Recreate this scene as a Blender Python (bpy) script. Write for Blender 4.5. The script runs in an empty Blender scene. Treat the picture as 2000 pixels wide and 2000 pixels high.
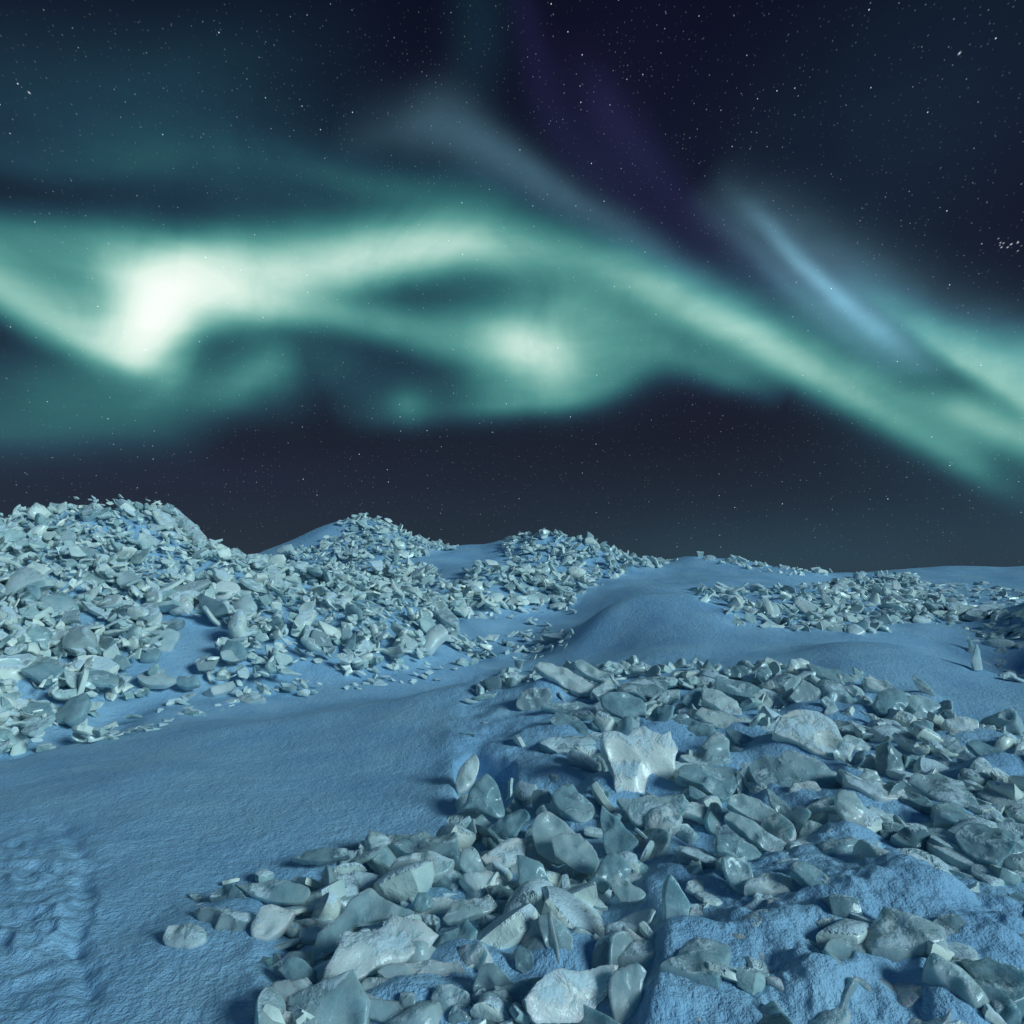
import bpy, math, random
import numpy as np
from mathutils import Vector

# ------------------------------------------------------------------ camera, exposure
S = bpy.context.scene
COL = S.collection
EYE = np.array((0.0, 0.0, 1.7))
FPX = 1303.0                       # focal length in photograph pixels (2000 px wide)
PITCH = math.radians(5.92)
cam_d = bpy.data.cameras.new("camera")
cam = bpy.data.objects.new("camera", cam_d)
COL.objects.link(cam)
cam.location = EYE
cam.rotation_euler = (math.pi / 2 + PITCH, 0, 0)
cam_d.sensor_fit = 'HORIZONTAL'
cam_d.sensor_width = 36
cam_d.lens = 36 * FPX / 2000
cam_d.clip_start = 0.05
cam_d.clip_end = 20000
S.camera = cam
S.view_settings.view_transform = 'Standard'
S.view_settings.look = 'None'
S.view_settings.gamma = 1
S.view_settings.exposure = 0.0
S.view_settings.use_curve_mapping = False
S.cycles.use_denoising = True
S.cycles.max_bounces = 6
S.cycles.diffuse_bounces = 3
S.cycles.glossy_bounces = 2
S.cycles.transmission_bounces = 4

def pix_dir(x, y):
    x = np.asarray(x, float); y = np.asarray(y, float)
    cx = (x - 1000) / FPX; cy = (1000 - y) / FPX
    d = np.stack([cx, math.cos(PITCH) - cy * math.sin(PITCH), math.sin(PITCH) + cy * math.cos(PITCH)], -1)
    return d / np.linalg.norm(d, axis=-1, keepdims=True)

def to_pix(p):
    q = np.asarray(p) - EYE
    f = q[..., 1] * math.cos(PITCH) + q[..., 2] * math.sin(PITCH)
    u = -q[..., 1] * math.sin(PITCH) + q[..., 2] * math.cos(PITCH)
    return 1000 + FPX * q[..., 0] / f, 1000 - FPX * u / f, f

# ------------------------------------------------------------------ moon and night sky
MOON_EL, MOON_AZ = math.radians(24), math.radians(122)      # azimuth from +Y towards +X
moon_d = bpy.data.lights.new("moon", 'SUN')
moon = bpy.data.objects.new("moon", moon_d)
COL.objects.link(moon)
moon_d.energy = 2.55
moon_d.angle = math.radians(18)
moon_d.color = (0.60, 0.88, 0.98)
md = Vector((math.sin(MOON_AZ) * math.cos(MOON_EL), math.cos(MOON_AZ) * math.cos(MOON_EL), math.sin(MOON_EL)))
moon.rotation_euler = md.to_track_quat('Z', 'Y').to_euler()
moon.location = (6, -8, 9)

world = bpy.data.worlds.new("World")
S.world = world
world.use_nodes = True
world.cycles.sampling_method = 'MANUAL'
world.cycles.sample_map_resolution = 512
WT = world.node_tree
WT.nodes.clear()

class NG:
    """small helper to write node maths as expressions"""
    def __init__(s, tree): s.t = tree
    def node(s, k, **kw):
        n = s.t.nodes.new(k)
        for a, b in kw.items(): setattr(n, a, b)
        return n
    def link(s, a, b): s.t.links.new(a, b)
    def put(s, sock, v):
        if isinstance(v, bpy.types.NodeSocket): s.link(v, sock)
        else: sock.default_value = v
    def m(s, op, a, b=None, c=None, clamp=False):
        n = s.node('ShaderNodeMath', operation=op, use_clamp=clamp)
        s.put(n.inputs[0], a)
        if b is not None: s.put(n.inputs[1], b)
        if c is not None: s.put(n.inputs[2], c)
        return n.outputs[0]
    def dot(s, v, w):
        n = s.node('ShaderNodeVectorMath', operation='DOT_PRODUCT')
        s.link(v, n.inputs[0]); n.inputs[1].default_value = w
        return n.outputs['Value']
    def vscale(s, v, f):
        n = s.node('ShaderNodeVectorMath', operation='SCALE')
        s.put(n.inputs[0], v); s.put(n.inputs['Scale'], f)
        return n.outputs[0]
    def vadd(s, a, b):
        n = s.node('ShaderNodeVectorMath', operation='ADD')
        s.put(n.inputs[0], a); s.put(n.inputs[1], b)
        return n.outputs[0]
    def ramp(s, fac, stops, interp='LINEAR'):
        n = s.node('ShaderNodeValToRGB')
        cr = n.color_ramp; cr.interpolation = interp
        while len(cr.elements) < len(stops): cr.elements.new(0.5)
        for e, (p, c) in zip(cr.elements, stops):
            e.position = p; e.color = tuple(c) + (1,)
        s.put(n.inputs[0], fac)
        return n.outputs[0]
    def curve(s, fac, ys):
        n = s.node('ShaderNodeFloatCurve')
        cm = n.mapping; cu = cm.curves[0]; k = len(ys)
        while len(cu.points) < k: cu.points.new(0.5, 0.5)
        for i, y in enumerate(ys):
            cu.points[i].location = (i / (k - 1), y)
        cm.use_clip = False
        cm.update()
        n.inputs['Factor'].default_value = 1
        s.put(n.inputs['Value'], fac)
        return n.outputs[0]
    def mixc(s, fac, a, b, blend='MIX'):
        n = s.node('ShaderNodeMix', data_type='RGBA', blend_type=blend)
        s.put(n.inputs[0], fac); s.put(n.inputs[6], a); s.put(n.inputs[7], b)
        return n.outputs[2]
    def noise(s, vec, scale, detail=2, rough=0.5, dist=0.0):
        n = s.node('ShaderNodeTexNoise')
        if vec is not None: s.link(vec, n.inputs['Vector'])
        n.inputs['Scale'].default_value = scale; n.inputs['Detail'].default_value = detail
        n.inputs['Roughness'].default_value = rough; n.inputs['Distortion'].default_value = dist
        return n
    def smooth(s, v, a, b):
        n = s.node('ShaderNodeMapRange', interpolation_type='SMOOTHSTEP')
        s.put(n.inputs[0], v)
        n.inputs[1].default_value = a; n.inputs[2].default_value = b
        return n.outputs[0]

# x, y, width above, width below (px), strength
BANDS=[
 # main arc, running from low right up over the middle to the bright knot
 ('A',[(2040,985,40,30,0),(1960,945,40,28,.06),(1880,892,40,28,.22),(1780,838,36,27,.30),(1690,786,34,27,.35),(1600,735,34,29,.41),(1500,682,36,34,.52),(1400,628,38,38,.54),(1300,578,38,38,.44),(1200,534,38,40,.28),(1100,502,42,46,.20),(1000,486,44,44,.27),(900,480,46,44,.50),(800,488,50,48,.66),(700,508,58,52,.68),(600,530,60,54,.60),(500,540,62,58,.64),(420,538,60,62,.66),(340,530,50,70,.35),(270,530,50,70,0)]),
 # its wide halo
 ('A',[(1760,800,60,40,0),(1500,660,50,50,.03),(1300,560,55,110,.08),(1100,490,60,150,.12),(900,460,70,120,.13),(700,500,65,80,.12),(500,525,60,80,.12),(300,540,80,100,.18),(150,560,90,80,.10),(0,560,80,70,0)]),
 # left branch
 ('A',[(-140,478,50,44,.40),(-20,548,46,42,.46),(90,615,48,40,.46),(180,662,56,38,.52),(260,690,75,34,.50),(320,705,60,34,.15),(380,715,60,40,0)]),
 # lower loop
 ('A',[(330,620,40,44,0),(430,600,40,40,.32),(520,604,40,34,.36),(640,612,36,32,.30),(760,632,38,34,.28),(860,656,44,42,.30),(960,680,55,46,.30),(1060,695,60,60,.22),(1150,690,60,60,.08),(1250,690,60,60,0)]),
 # skirt below the arc at the right
 ('A',[(1060,600,50,60,0),(1130,602,40,75,.16),(1230,655,46,52,.17),(1330,700,42,34,.17),(1420,736,38,26,.18),(1480,756,36,24,.10),(1540,775,36,28,0)]),
 # lower edge of the bright heart
 ('A',[(640,800,40,30,0),(740,806,40,28,.06),(800,800,46,30,.11),(870,795,50,26,.09),(980,785,80,26,.22),(1080,772,110,28,.26),(1180,748,90,32,.20),(1260,715,60,34,.08),(1340,700,50,34,0)]),
 # right streaks
 ('G',[(1400,345,22,26,0),(1450,398,20,20,.04),(1510,458,17,14,.14),(1570,520,14,13,.27),(1630,580,14,15,.33),(1700,634,16,18,.25),(1770,684,18,20,.12),(1850,736,22,22,0)]),
 ('G',[(1380,330,50,50,0),(1460,405,50,60,.05),(1540,490,50,60,.09),(1630,575,50,60,.11),(1720,645,46,50,.08),(1820,710,40,44,0)]),
 ('G',[(1440,400,60,30,.0),(1560,480,60,40,.05),(1680,555,56,45,.08),(1800,615,56,40,.08),(1900,655,55,40,.08),(2050,720,50,40,.08)]),
 ('A',[(1620,530,30,16,0),(1740,606,30,15,.14),(1820,655,32,15,.26),(1890,700,40,16,.40),(1960,744,56,19,.48),(2060,805,80,22,.5)]),
 ('A',[(1500,660,40,40,0),(1620,715,30,26,.02),(1740,752,28,24,.05),(1820,779,26,22,.14),(1900,812,30,24,.36),(1980,846,34,26,.36),(2080,890,40,30,.3)]),
 # veil between the arc and the right streaks
 ('A',[(1350,540,50,40,0),(1450,590,35,45,.04),(1550,640,55,60,.07),(1700,710,70,70,.07),(1850,770,80,80,.07),(2000,830,80,90,.07),(2150,900,90,90,.06)]),
 ('A',[(1400,480,50,40,0),(1500,545,30,40,.03),(1600,615,34,30,.06),(1720,680,40,34,.06),(1850,740,40,40,.04),(2000,800,50,60,0)]),
 ('G',[(1340,370,26,22,0),(1420,440,26,20,.03),(1500,520,26,18,.06),(1600,610,24,18,.07),(1700,690,24,20,.04),(1790,750,24,22,0)]),
 ('A',[(1520,615,20,16,0),(1620,690,20,13,.05),(1720,752,20,13,.07),(1830,815,20,14,.06),(1930,880,20,16,0)]),
 ('V',[(1000,-60,50,50,.5),(1030,80,50,50,.6),(1080,220,45,45,.6),(1190,350,45,45,.5),(1320,480,40,40,.4),(1440,580,40,40,0)]),
 # faint upper streak
 ('G',[(640,270,70,50,0),(760,252,65,42,.045),(860,246,65,48,.10),(950,285,42,50,.10),(1040,335,32,38,.10),(1130,393,28,36,.09),(1230,460,30,38,.07),(1330,530,30,34,.07),(1440,610,32,32,.06),(1560,680,40,40,0)]),
 # violet streak
 ('V',[(1060,60,50,60,0),(1130,140,44,50,.3),(1190,220,42,46,.9),(1260,310,38,44,.8),(1340,400,34,40,.7),(1420,478,34,40,.8),(1510,556,36,40,.6),(1600,625,44,46,.2),(1720,700,44,46,0)]),
 ('A',[(-150,290,40,30,.015),(60,322,40,28,.030),(230,318,44,26,.035),(400,296,50,30,.020),(560,330,40,26,.018),(700,362,30,24,.035),(860,372,40,30,.025),(1000,390,40,30,0)]),
 # low left veils
 ('A',[(-200,830,60,64,.09),(0,826,60,54,.12),(150,806,70,58,.14),(300,784,70,64,.14),(420,765,60,46,.14),(520,715,40,66,.13),(590,690,40,60,0)]),
 ('A',[(-200,470,50,60,.12),(0,466,42,60,.20),(120,470,40,60,.18),(240,474,40,50,.12),(360,474,40,40,.0)]),
]
# kind, x, y, rx, ry, tilt deg (counter-clockwise), strength
BLOBS=[
 ('A',305,608,80,50,52,.95),('A',345,545,110,56,4,.40),('A',296,650,44,80,-35,.5),('A',250,545,70,55,0,.22),
 ('A',1020,672,90,42,-18,.46),('A',1070,640,170,110,-10,.10),('A',1090,740,60,50,0,.06),
 ('A',110,555,150,50,-25,.12),
 ('A',330,740,26,65,-38,.10),('A',490,735,70,34,35,.07),('A',802,790,32,26,0,.08),
 ('A',380,300,620,130,4,.040),('A',350,140,380,100,20,.028),('A',620,370,480,60,4,.03),('A',120,640,120,30,-25,.05),
 ('A',180,740,260,60,4,.05),
 ('A',1720,270,330,260,0,.016),('A',600,700,190,60,-8,.07),('A',1900,800,240,180,-25,.02),('A',2000,672,150,46,-22,.08),
 ('A',930,60,90,150,0,.02),('A',880,400,300,45,-8,.03),
 ('A',1600,1080,420,80,0,.028),('A',1300,1000,700,120,0,.004),('A',850,740,300,110,0,.016),
 ('V',1200,160,220,260,-30,.18),('V',1460,740,300,70,0,.16),('V',300,920,500,60,0,.2),
]

SKYRAMP = [(0,(0,0,0)),(.05,(.008,.040,.055)),(.15,(.026,.14,.140)),(.3,(.085,.30,.265)),(.5,(.25,.52,.44)),(.75,(.52,.75,.65)),(1.0,(.74,.90,.79)),(1.5,(.93,1,.93)),(2.2,(1,1,1))]
SKYBASE = [(0,(.018,.029,.048)),(4,(.014,.021,.037)),(12,(.009,.0095,.020)),(20,(.007,.008,.020)),(30,(.0055,.0055,.018)),(48,(.0025,.0028,.011)),(90,(.002,.004,.010))]
# photograph x, y, radius px, strength of the stars one would recognise
BRIGHT_STARS = [(1874,104,3.0,0.84),(1950,466,1.9,0.48),(1954,474,2.0,0.72),(1960,475,2.0,0.72),(1953,479,1.7,0.48),(1956,483,2.2,0.78),(1968,483,2.2,0.78),(1975,477,2.4,0.96),(1988,474,2.2,0.84),(1988,472,1.7,0.54),(1988,490,1.9,0.60),(1995,480,1.6,0.36),(57,181,2.6,0.84),(211,818,1.9,0.72)]
SKYDIR = pix_dir


def pchip(xs, ys, x, monotone=True):
    xs = np.array(xs, float); ys = np.array(ys, float)
    if monotone:
        h = np.diff(xs); dl = np.diff(ys) / h
        m = np.zeros(len(xs)); den = dl[:-1] + dl[1:]
        m[1:-1] = np.where(dl[:-1] * dl[1:] > 0, 2 * dl[:-1] * dl[1:] / np.where(den == 0, 1, den), 0)
        m[0] = dl[0]; m[-1] = dl[-1]
    else:
        m = np.gradient(ys, xs)
    h = np.diff(xs); x = np.clip(x, xs[0], xs[-1])
    i = np.clip(np.searchsorted(xs, x) - 1, 0, len(xs) - 2); t = (x - xs[i]) / h[i]
    return (2*t**3 - 3*t*t + 1)*ys[i] + (t**3 - 2*t*t + t)*h[i]*m[i] + (-2*t**3 + 3*t*t)*ys[i+1] + (t**3 - t*t)*h[i]*m[i+1]

def build_sky():
    g = NG(WT)
    tc = g.node('ShaderNodeTexCoord')
    d = g.node('ShaderNodeVectorMath', operation='NORMALIZE')
    g.link(tc.outputs['Generated'], d.inputs[0]); d = d.outputs[0]
    # slow wandering of the curtains
    wn = g.noise(d, 5.0, 3, 0.55)
    off = g.vscale(g.vadd(wn.outputs['Color'], (-0.5, -0.5, -0.5)), 0.022)
    dw = g.vadd(d, off)
    px = lambda x, y: (lambda v: (float(v[0]), float(v[2])))(SKYDIR(x, y))
    def sc(x, y):
        a = px(x, y); b = px(x, y - 1); return math.hypot(b[0] - a[0], b[1] - a[1])
    acc = {}
    def add(kind, v): acc[kind] = v if kind not in acc else g.m('ADD', acc[kind], v)
    K = 33
    for kind, pts in BANDS:
        pq = [px(p[0], p[1]) for p in pts]
        th = math.atan2(pq[-1][1] - pq[0][1], pq[-1][0] - pq[0][0])
        if math.cos(th) < 0: th += math.pi
        c, s = math.cos(th), math.sin(th)
        rows = sorted((a*c + b*s, -a*s + b*c, p[2]*sc(p[0], p[1]), p[3]*sc(p[0], p[1]), p[4]) for (a, b), p in zip(pq, pts))
        R = np.array(rows).T
        s0, s1 = R[0][0], R[0][-1]
        u = np.linspace(s0, s1, K)
        cc = pchip(R[0], R[1], u, False)
        wu, wd, I = (pchip(R[0], R[k], u) for k in (2, 3, 4))
        Sx = g.dot(dw, (c, 0, s)); Tx = g.dot(dw, (-s, 0, c))
        f = g.m('DIVIDE', g.m('SUBTRACT', Sx, float(s0)), float(s1 - s0), clamp=True)
        dl = g.m('SUBTRACT', Tx, g.curve(f, cc))
        up = g.m('GREATER_THAN', dl, 0.0)
        cu, cd = g.curve(f, wu), g.curve(f, wd)
        w = g.m('MULTIPLY_ADD', up, g.m('SUBTRACT', cu, cd), cd)
        q = g.m('DIVIDE', dl, w)
        e = g.m('EXPONENT', g.m('MULTIPLY', g.m('MULTIPLY', q, q), -0.8))
        add(kind, g.m('MULTIPLY', e, g.curve(f, I)))
    for kind, x, y, rx, ry, t, I in BLOBS:
        p0, q0 = px(x, y); k = sc(x, y); t = math.radians(t); c, s = math.cos(t), math.sin(t)
        a, b = 1 / (rx * k), 1 / (ry * k)
        u = g.m('SUBTRACT', g.dot(dw, (c*a, 0, s*a)), (p0*c + q0*s)*a)
        v = g.m('SUBTRACT', g.dot(dw, (-s*b, 0, c*b)), (-p0*s + q0*c)*b)
        e = g.m('EXPONENT', g.m('MULTIPLY', g.m('MULTIPLY_ADD', u, u, g.m('MULTIPLY', v, v)), -1.0))
        add(kind, g.m('MULTIPLY', e, I))
    # the curtains hang in the half of the sky ahead; behind there is only a faint veil
    front = g.smooth(g.dot(d, (0, 1, 0)), 0.0, 0.45)
    wisp = g.noise(d, 7.0, 4, 0.6, 0.6).outputs['Fac']
    mod = g.m('MULTIPLY_ADD', wisp, 0.7, 0.65)
    # fine rays along the drift of the display
    sv = g.node('ShaderNodeMapping'); g.link(d, sv.inputs[0])
    sv.inputs['Rotation'].default_value = (0, math.radians(33), 0); sv.inputs['Scale'].default_value = (4, 4, 26)
    rays = g.noise(sv.outputs[0], 1.0, 3, 0.6).outputs['Fac']
    mod = g.m('MULTIPLY', mod, g.m('MULTIPLY_ADD', rays, 0.36, 0.82))
    A = g.m('MULTIPLY', g.m('MULTIPLY', acc['A'], front), g.m('MULTIPLY', mod, .90))
    G = g.m('MULTIPLY', g.m('MULTIPLY', acc['G'], front), mod)
    V = g.m('MULTIPLY', acc['V'], front)
    z = g.dot(d, (0, 0, 1))
    back = g.m('SUBTRACT', 1.0, front)
    veil = g.m('MULTIPLY', back, g.m('MULTIPLY', wisp, 0.07))
    A = g.m('ADD', A, veil)
    base = g.ramp(z, [(math.sin(math.radians(max(e, 0))) if e > 0 else 0.0, c) for e, c in SKYBASE])
    # last blue of dusk over the sky behind the viewer
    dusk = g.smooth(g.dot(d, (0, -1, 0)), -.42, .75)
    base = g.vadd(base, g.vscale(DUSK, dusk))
    aur = g.ramp(g.m('DIVIDE', A, 2.2), [(a / 2.2, c) for a, c in SKYRAMP])
    def tint(f, col):
        cc = g.node('ShaderNodeCombineXYZ')
        for i in range(3): g.link(g.m('MULTIPLY', f, col[i]), cc.inputs[i])
        return cc.outputs[0]
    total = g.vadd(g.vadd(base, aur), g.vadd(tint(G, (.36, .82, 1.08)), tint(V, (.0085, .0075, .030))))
    # stars: three sizes, rounder ahead and drawn out towards the rim of the view
    flat = g.node('ShaderNodeSeparateXYZ'); g.link(d, flat.inputs[0])
    st = None
    for scale, size, thr, gain in ((210, .19, .80, .07), (130, .10, .89, .22), (52, .038, .84, 1.0)):
        cv = g.node('ShaderNodeCombineXYZ')
        g.link(flat.outputs[0], cv.inputs[0]); g.link(flat.outputs[2], cv.inputs[1])
        g.link(g.m('SIGN', flat.outputs[1]), cv.inputs[2])
        vo = g.node('ShaderNodeTexVoronoi', voronoi_dimensions='2D')
        ad = g.vadd(cv.outputs[0], (3.17 * scale / 50, 1.7, 0))
        g.link(ad, vo.inputs['Vector']); vo.inputs['Scale'].default_value = scale
        col = g.node('ShaderNodeSeparateColor'); g.link(vo.outputs['Color'], col.inputs[0])
        keep = g.m('GREATER_THAN', col.outputs[0], thr)
        mag = g.m('MULTIPLY', keep, g.m('MULTIPLY_ADD', g.m('POWER', col.outputs[1], 3.0), 1.0, 0.22))
        sm = g.node('ShaderNodeMapRange', interpolation_type='SMOOTHSTEP')
        g.link(vo.outputs['Distance'], sm.inputs[0])
        sm.inputs[1].default_value = size; sm.inputs[2].default_value = size * .25
        pt = g.m('MULTIPLY', g.m('MULTIPLY', sm.outputs[0], mag), gain)
        st = pt if st is None else g.m('ADD', st, pt)
    above = g.smooth(z, 0.0, 0.12)
    st = g.m('MULTIPLY', st, g.m('MULTIPLY_ADD', above, .75, .25))
    for x, y, r, I in BRIGHT_STARS:
        v = SKYDIR(x, y); rr = .42 * r / FPX
        a = g.dot(d, tuple(float(t) for t in v))
        # elongated towards the rim like its neighbours
        p0, q0 = float(v[0]), float(v[2]); n = math.hypot(p0, q0); c, s = p0/n, q0/n
        u = g.m('DIVIDE', g.dot(d, (c, 0, s)), rr*.95); u = g.m('SUBTRACT', u, n/(rr*.95))
        w = g.m('DIVIDE', g.dot(d, (-s, 0, c)), rr*.7)
        e = g.m('EXPONENT', g.m('MULTIPLY', g.m('MULTIPLY_ADD', u, u, g.m('MULTIPLY', w, w)), -1.0))
        e = g.m('MULTIPLY', e, g.m('GREATER_THAN', a, 0.9))
        st = g.m('ADD', st, g.m('MULTIPLY', e, I))
    total = g.vadd(total, tint(st, (.82, .92, 1.0)))
    # moonlit air
    ns = g.node('ShaderNodeTexSky', sky_type='NISHITA')
    ns.sun_disc = False
    ns.sun_elevation = MOON_EL; ns.sun_rotation = MOON_AZ
    ns.altitude = 300; ns.air_density = 1.0; ns.dust_density = 0.2; ns.ozone_density = 4.0
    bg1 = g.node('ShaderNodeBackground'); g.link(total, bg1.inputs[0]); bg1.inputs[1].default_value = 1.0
    bg2 = g.node('ShaderNodeBackground'); g.link(ns.outputs[0], bg2.inputs[0]); bg2.inputs[1].default_value = AIR
    sh = g.node('ShaderNodeAddShader'); g.link(bg1.outputs[0], sh.inputs[0]); g.link(bg2.outputs[0], sh.inputs[1])
    out = g.node('ShaderNodeOutputWorld'); g.link(sh.outputs[0], out.inputs[0])

AIR = 0.0012
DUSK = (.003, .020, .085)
build_sky()

# ------------------------------------------------------------------ terrain
# surveyed spots: photograph x, y and distance ahead in metres -> a point in the world
SPOTS = [
 # near snow
 (-600,2000,2.5),(0,2000,2.56),(400,2000,2.58),(800,2000,2.6),(0,1750,3.6),(400,1700,3.9),(700,1650,4.25),(-500,1600,4.8),
 (0,1550,5.3),(300,1500,6.0),(600,1480,6.3),(850,1470,6.2),(860,1350,8.6),(600,1400,8.3),(350,1430,7.5),(820,1560,5.1),
 # foot of the left hill
 (-300,1480,6.6),(0,1440,7.3),(200,1412,8.1),(400,1375,9.2),(600,1365,9.8),(750,1345,10.6),(850,1330,11.2),(970,1290,12.8),
 # its lower terrace and the snow pocket
 (-200,1330,8.2),(0,1310,8.6),(150,1300,9.4),(300,1285,9.9),(420,1255,10.6),(520,1290,10.6),(650,1275,11.2),(800,1265,12.0),(900,1275,12.8),
 # its flank and crest
 (-150,1180,10.2),(0,1180,10.6),(200,1170,11.6),(400,1165,12.3),(600,1165,13.2),(760,1190,13.6),(880,1235,13.8),
 (0,1090,12.2),(200,1060,13.3),(400,1090,13.8),(600,1120,14.6),(740,1140,15.2),(860,1170,15.6),
 (-200,1040,12.8),(0,1012,13.6),(70,1000,14.0),(140,980,14.6),(230,976,15.2),(300,984,15.4),(350,1010,15.5),(400,1045,15.8),(450,1068,16.0),(520,1084,16.5),
 # behind the left hill
 (-100,1100,17.5),(230,1080,19),(400,1110,20),(520,1115,19),
 # second hill
 (500,1092,21),(560,1068,23),(620,1032,24.5),(690,1010,25.5),(735,1010,25.5),(800,1036,25),(860,1056,25),(920,1064,25),
 (600,1095,21),(680,1095,20.5),(780,1090,21),(840,1105,20),(760,1130,18.5),
 # third hill
 (960,1062,24),(1000,1048,23),(1050,1036,22.5),(1110,1042,22.5),(1160,1056,22.5),(1230,1078,22.5),(1310,1096,22),
 (920,1095,21.5),(1000,1095,20.5),(1100,1105,20),(1200,1128,19.5),(1280,1125,20),
 # broken edge with the hollow under it
 (900,1150,17.6),(960,1112,18.2),(1020,1115,18.6),(1100,1150,18.0),(1000,1192,16.8),(1100,1190,17.0),
 # floor of the gap
 (980,1225,15.4),(1060,1230,15.0),(1130,1205,16.0),(1180,1170,17.0),(1050,1270,13.6),
 # dune
 (1120,1288,11.6),(1130,1240,12.8),(1180,1195,13.0),(1250,1165,13.4),(1320,1153,13.6),(1400,1165,13.5),
 (1200,1240,12.2),(1300,1250,11.2),(1420,1255,10.8),(1250,1150,16.8),(1150,1215,14.6),(1090,1262,13.2),
 # skyline at the right, then an unseen rise added to shade the dip
 (1330,1092,22),(1380,1088,22.5),(1450,1094,22.5),(1540,1110,23),(1620,1123,24),(1700,1117,25.5),(1790,1112,26),(1900,1112,26),(2000,1106,25),(2200,1100,25),(2150,1125,13.5),(2280,1110,11.5),(2250,1180,10.0),
 (1450,1130,18),(1600,1145,18.5),(1800,1140,20),(1950,1140,20),
 (1480,1190,14.2),(1600,1200,13.6),(1700,1180,15),(1850,1185,15.5),(2000,1190,15.5),(1550,1245,11.4),(1700,1225,12.2),(1820,1225,13.0),
 # ridge at the right and the dark dip beyond it
 (1500,1278,9.6),(1620,1262,9.6),(1740,1258,9.4),(1830,1285,8.8),(1900,1318,8.2),(1990,1372,7.2),(2150,1450,6.2),
 (1900,1262,11.8),(1990,1290,11.2),(1940,1240,13.2),(2100,1320,10.5),(1980,1330,9.6),
 # near heap
 (930,1370,8.0),(1000,1320,9.0),(1080,1312,9.0),(1200,1312,8.9),(1330,1305,8.8),(1450,1305,8.5),(1600,1310,8.2),(1720,1335,7.7),(1850,1400,6.7),(2000,1455,5.9),
 (920,1470,6.3),(1080,1440,6.5),(1250,1440,6.4),(1450,1420,6.6),(1650,1440,6.2),(1850,1500,5.4),
 (900,1580,4.9),(1100,1580,4.85),(1300,1570,4.9),(1500,1570,4.85),(1700,1580,4.7),(1950,1600,4.4),
 (600,1780,3.45),(900,1750,3.6),(1150,1750,3.6),(1350,1700,3.75),(1600,1720,3.65),(1900,1750,3.5),
 (1100,1950,2.72),(1350,1900,2.82),(1650,1900,2.82),(2000,1950,2.72),(2300,1700,3.6),(2400,2000,2.6),
]
_sp = np.array(SPOTS, float)
_d = pix_dir(_sp[:, 0], _sp[:, 1])
CP = EYE + _d * (_sp[:, 2] / _d[:, 1])[:, None]
_extra = [(-9, 2, 0), (9, 2, 0), (0, 0.2, 0), (-3, 0, 0), (3, 0, 0), (0, -6, .1), (-10, -8, .3), (10, -8, .3), (-16, 8, .9), (-20, 18, 1.4), (18, 8, .6),
          (26, 16, 1.0), (-16, 30, .4), (-6, 32, .0), (2, 31, .1), (9, 31, .1), (18, 32, .3), (28, 32, .4), (-26, 26, .8)]
CP = np.vstack([CP, np.array(_extra, float)])
_soft = 0.5
def _ker(a, b):
    return np.sqrt(((a[:, None, :] - b[None]) ** 2).sum(-1) + _soft ** 2)
_A = _ker(CP[:, :2], CP[:, :2]) - 0.03 * np.eye(len(CP))
_mean = 0.2
_W = np.linalg.solve(_A, CP[:, 2] - _mean)
def height_exact(x, y):
    x = np.asarray(x, float); sh = x.shape
    P = np.stack([x.ravel(), np.asarray(y, float).ravel()], -1)
    out = np.empty(len(P))
    for i in range(0, len(P), 20000):
        out[i:i+20000] = _ker(P[i:i+20000], CP[:, :2]) @ _W + _mean
    r = np.hypot(P[:, 0], P[:, 1] - 8)
    k = np.clip((r - 24) / 16, 0, 1); k = k * k * (3 - 2 * k)
    out = out * (1 - k) - 0.4 * k
    return out.reshape(sh)
GX0, GY0, GST = -40.0, -12.0, 0.125
_gx = np.arange(GX0, 40, GST); _gy = np.arange(GY0, 48, GST)
HG = height_exact(*np.meshgrid(_gx, _gy))
def height(x, y):
    u = np.clip((np.asarray(x) - GX0) / GST, 0, len(_gx) - 2.001); v = np.clip((np.asarray(y) - GY0) / GST, 0, len(_gy) - 2.001)
    i = u.astype(int); j = v.astype(int); u = u - i; v = v - j
    return (HG[j, i] * (1-u) + HG[j, i+1] * u) * (1-v) + (HG[j+1, i] * (1-u) + HG[j+1, i+1] * u) * v
def ground_normal(x, y, e=0.2):
    n = np.stack([-(height(x+e, y) - height(x-e, y)) / (2*e), -(height(x, y+e) - height(x, y-e)) / (2*e), np.ones_like(np.asarray(x, float))], -1)
    return n / np.linalg.norm(n, axis=-1, keepdims=True)
def hit(x, y):
    """where the sight line through photograph pixel (x, y) meets the snow"""
    d = pix_dir(np.atleast_1d(x), np.atleast_1d(y)); d = d / d[:, 1:2]
    ys = np.geomspace(1.6, 34, 420)
    X = d[:, 0:1] * ys; Z = EYE[2] + d[:, 2:3] * ys
    below = Z < height(X, np.broadcast_to(ys, X.shape))
    k = below.argmax(1); ok = below.any(1); k = np.maximum(k, 1)
    y0, y1 = ys[k-1], ys[k]
    for _ in range(8):
        ym = (y0 + y1) / 2
        b = EYE[2] + d[:, 2] * ym < height(d[:, 0] * ym, ym)
        y1 = np.where(b, ym, y1); y0 = np.where(b, y0, ym)
    return np.stack([d[:, 0] * y1, y1, EYE[2] + d[:, 2] * y1], -1), ok

def in_poly(px, py, poly):
    px = np.asarray(px, float); py = np.asarray(py, float); c = np.zeros(px.shape, bool)
    n = len(poly)
    for i in range(n):
        (x0, y0), (x1, y1) = poly[i], poly[i-1]
        if y0 == y1: continue
        c ^= ((y0 > py) != (y1 > py)) & (px < (x1 - x0) * (py - y0) / (y1 - y0) + x0)
    return c

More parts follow.
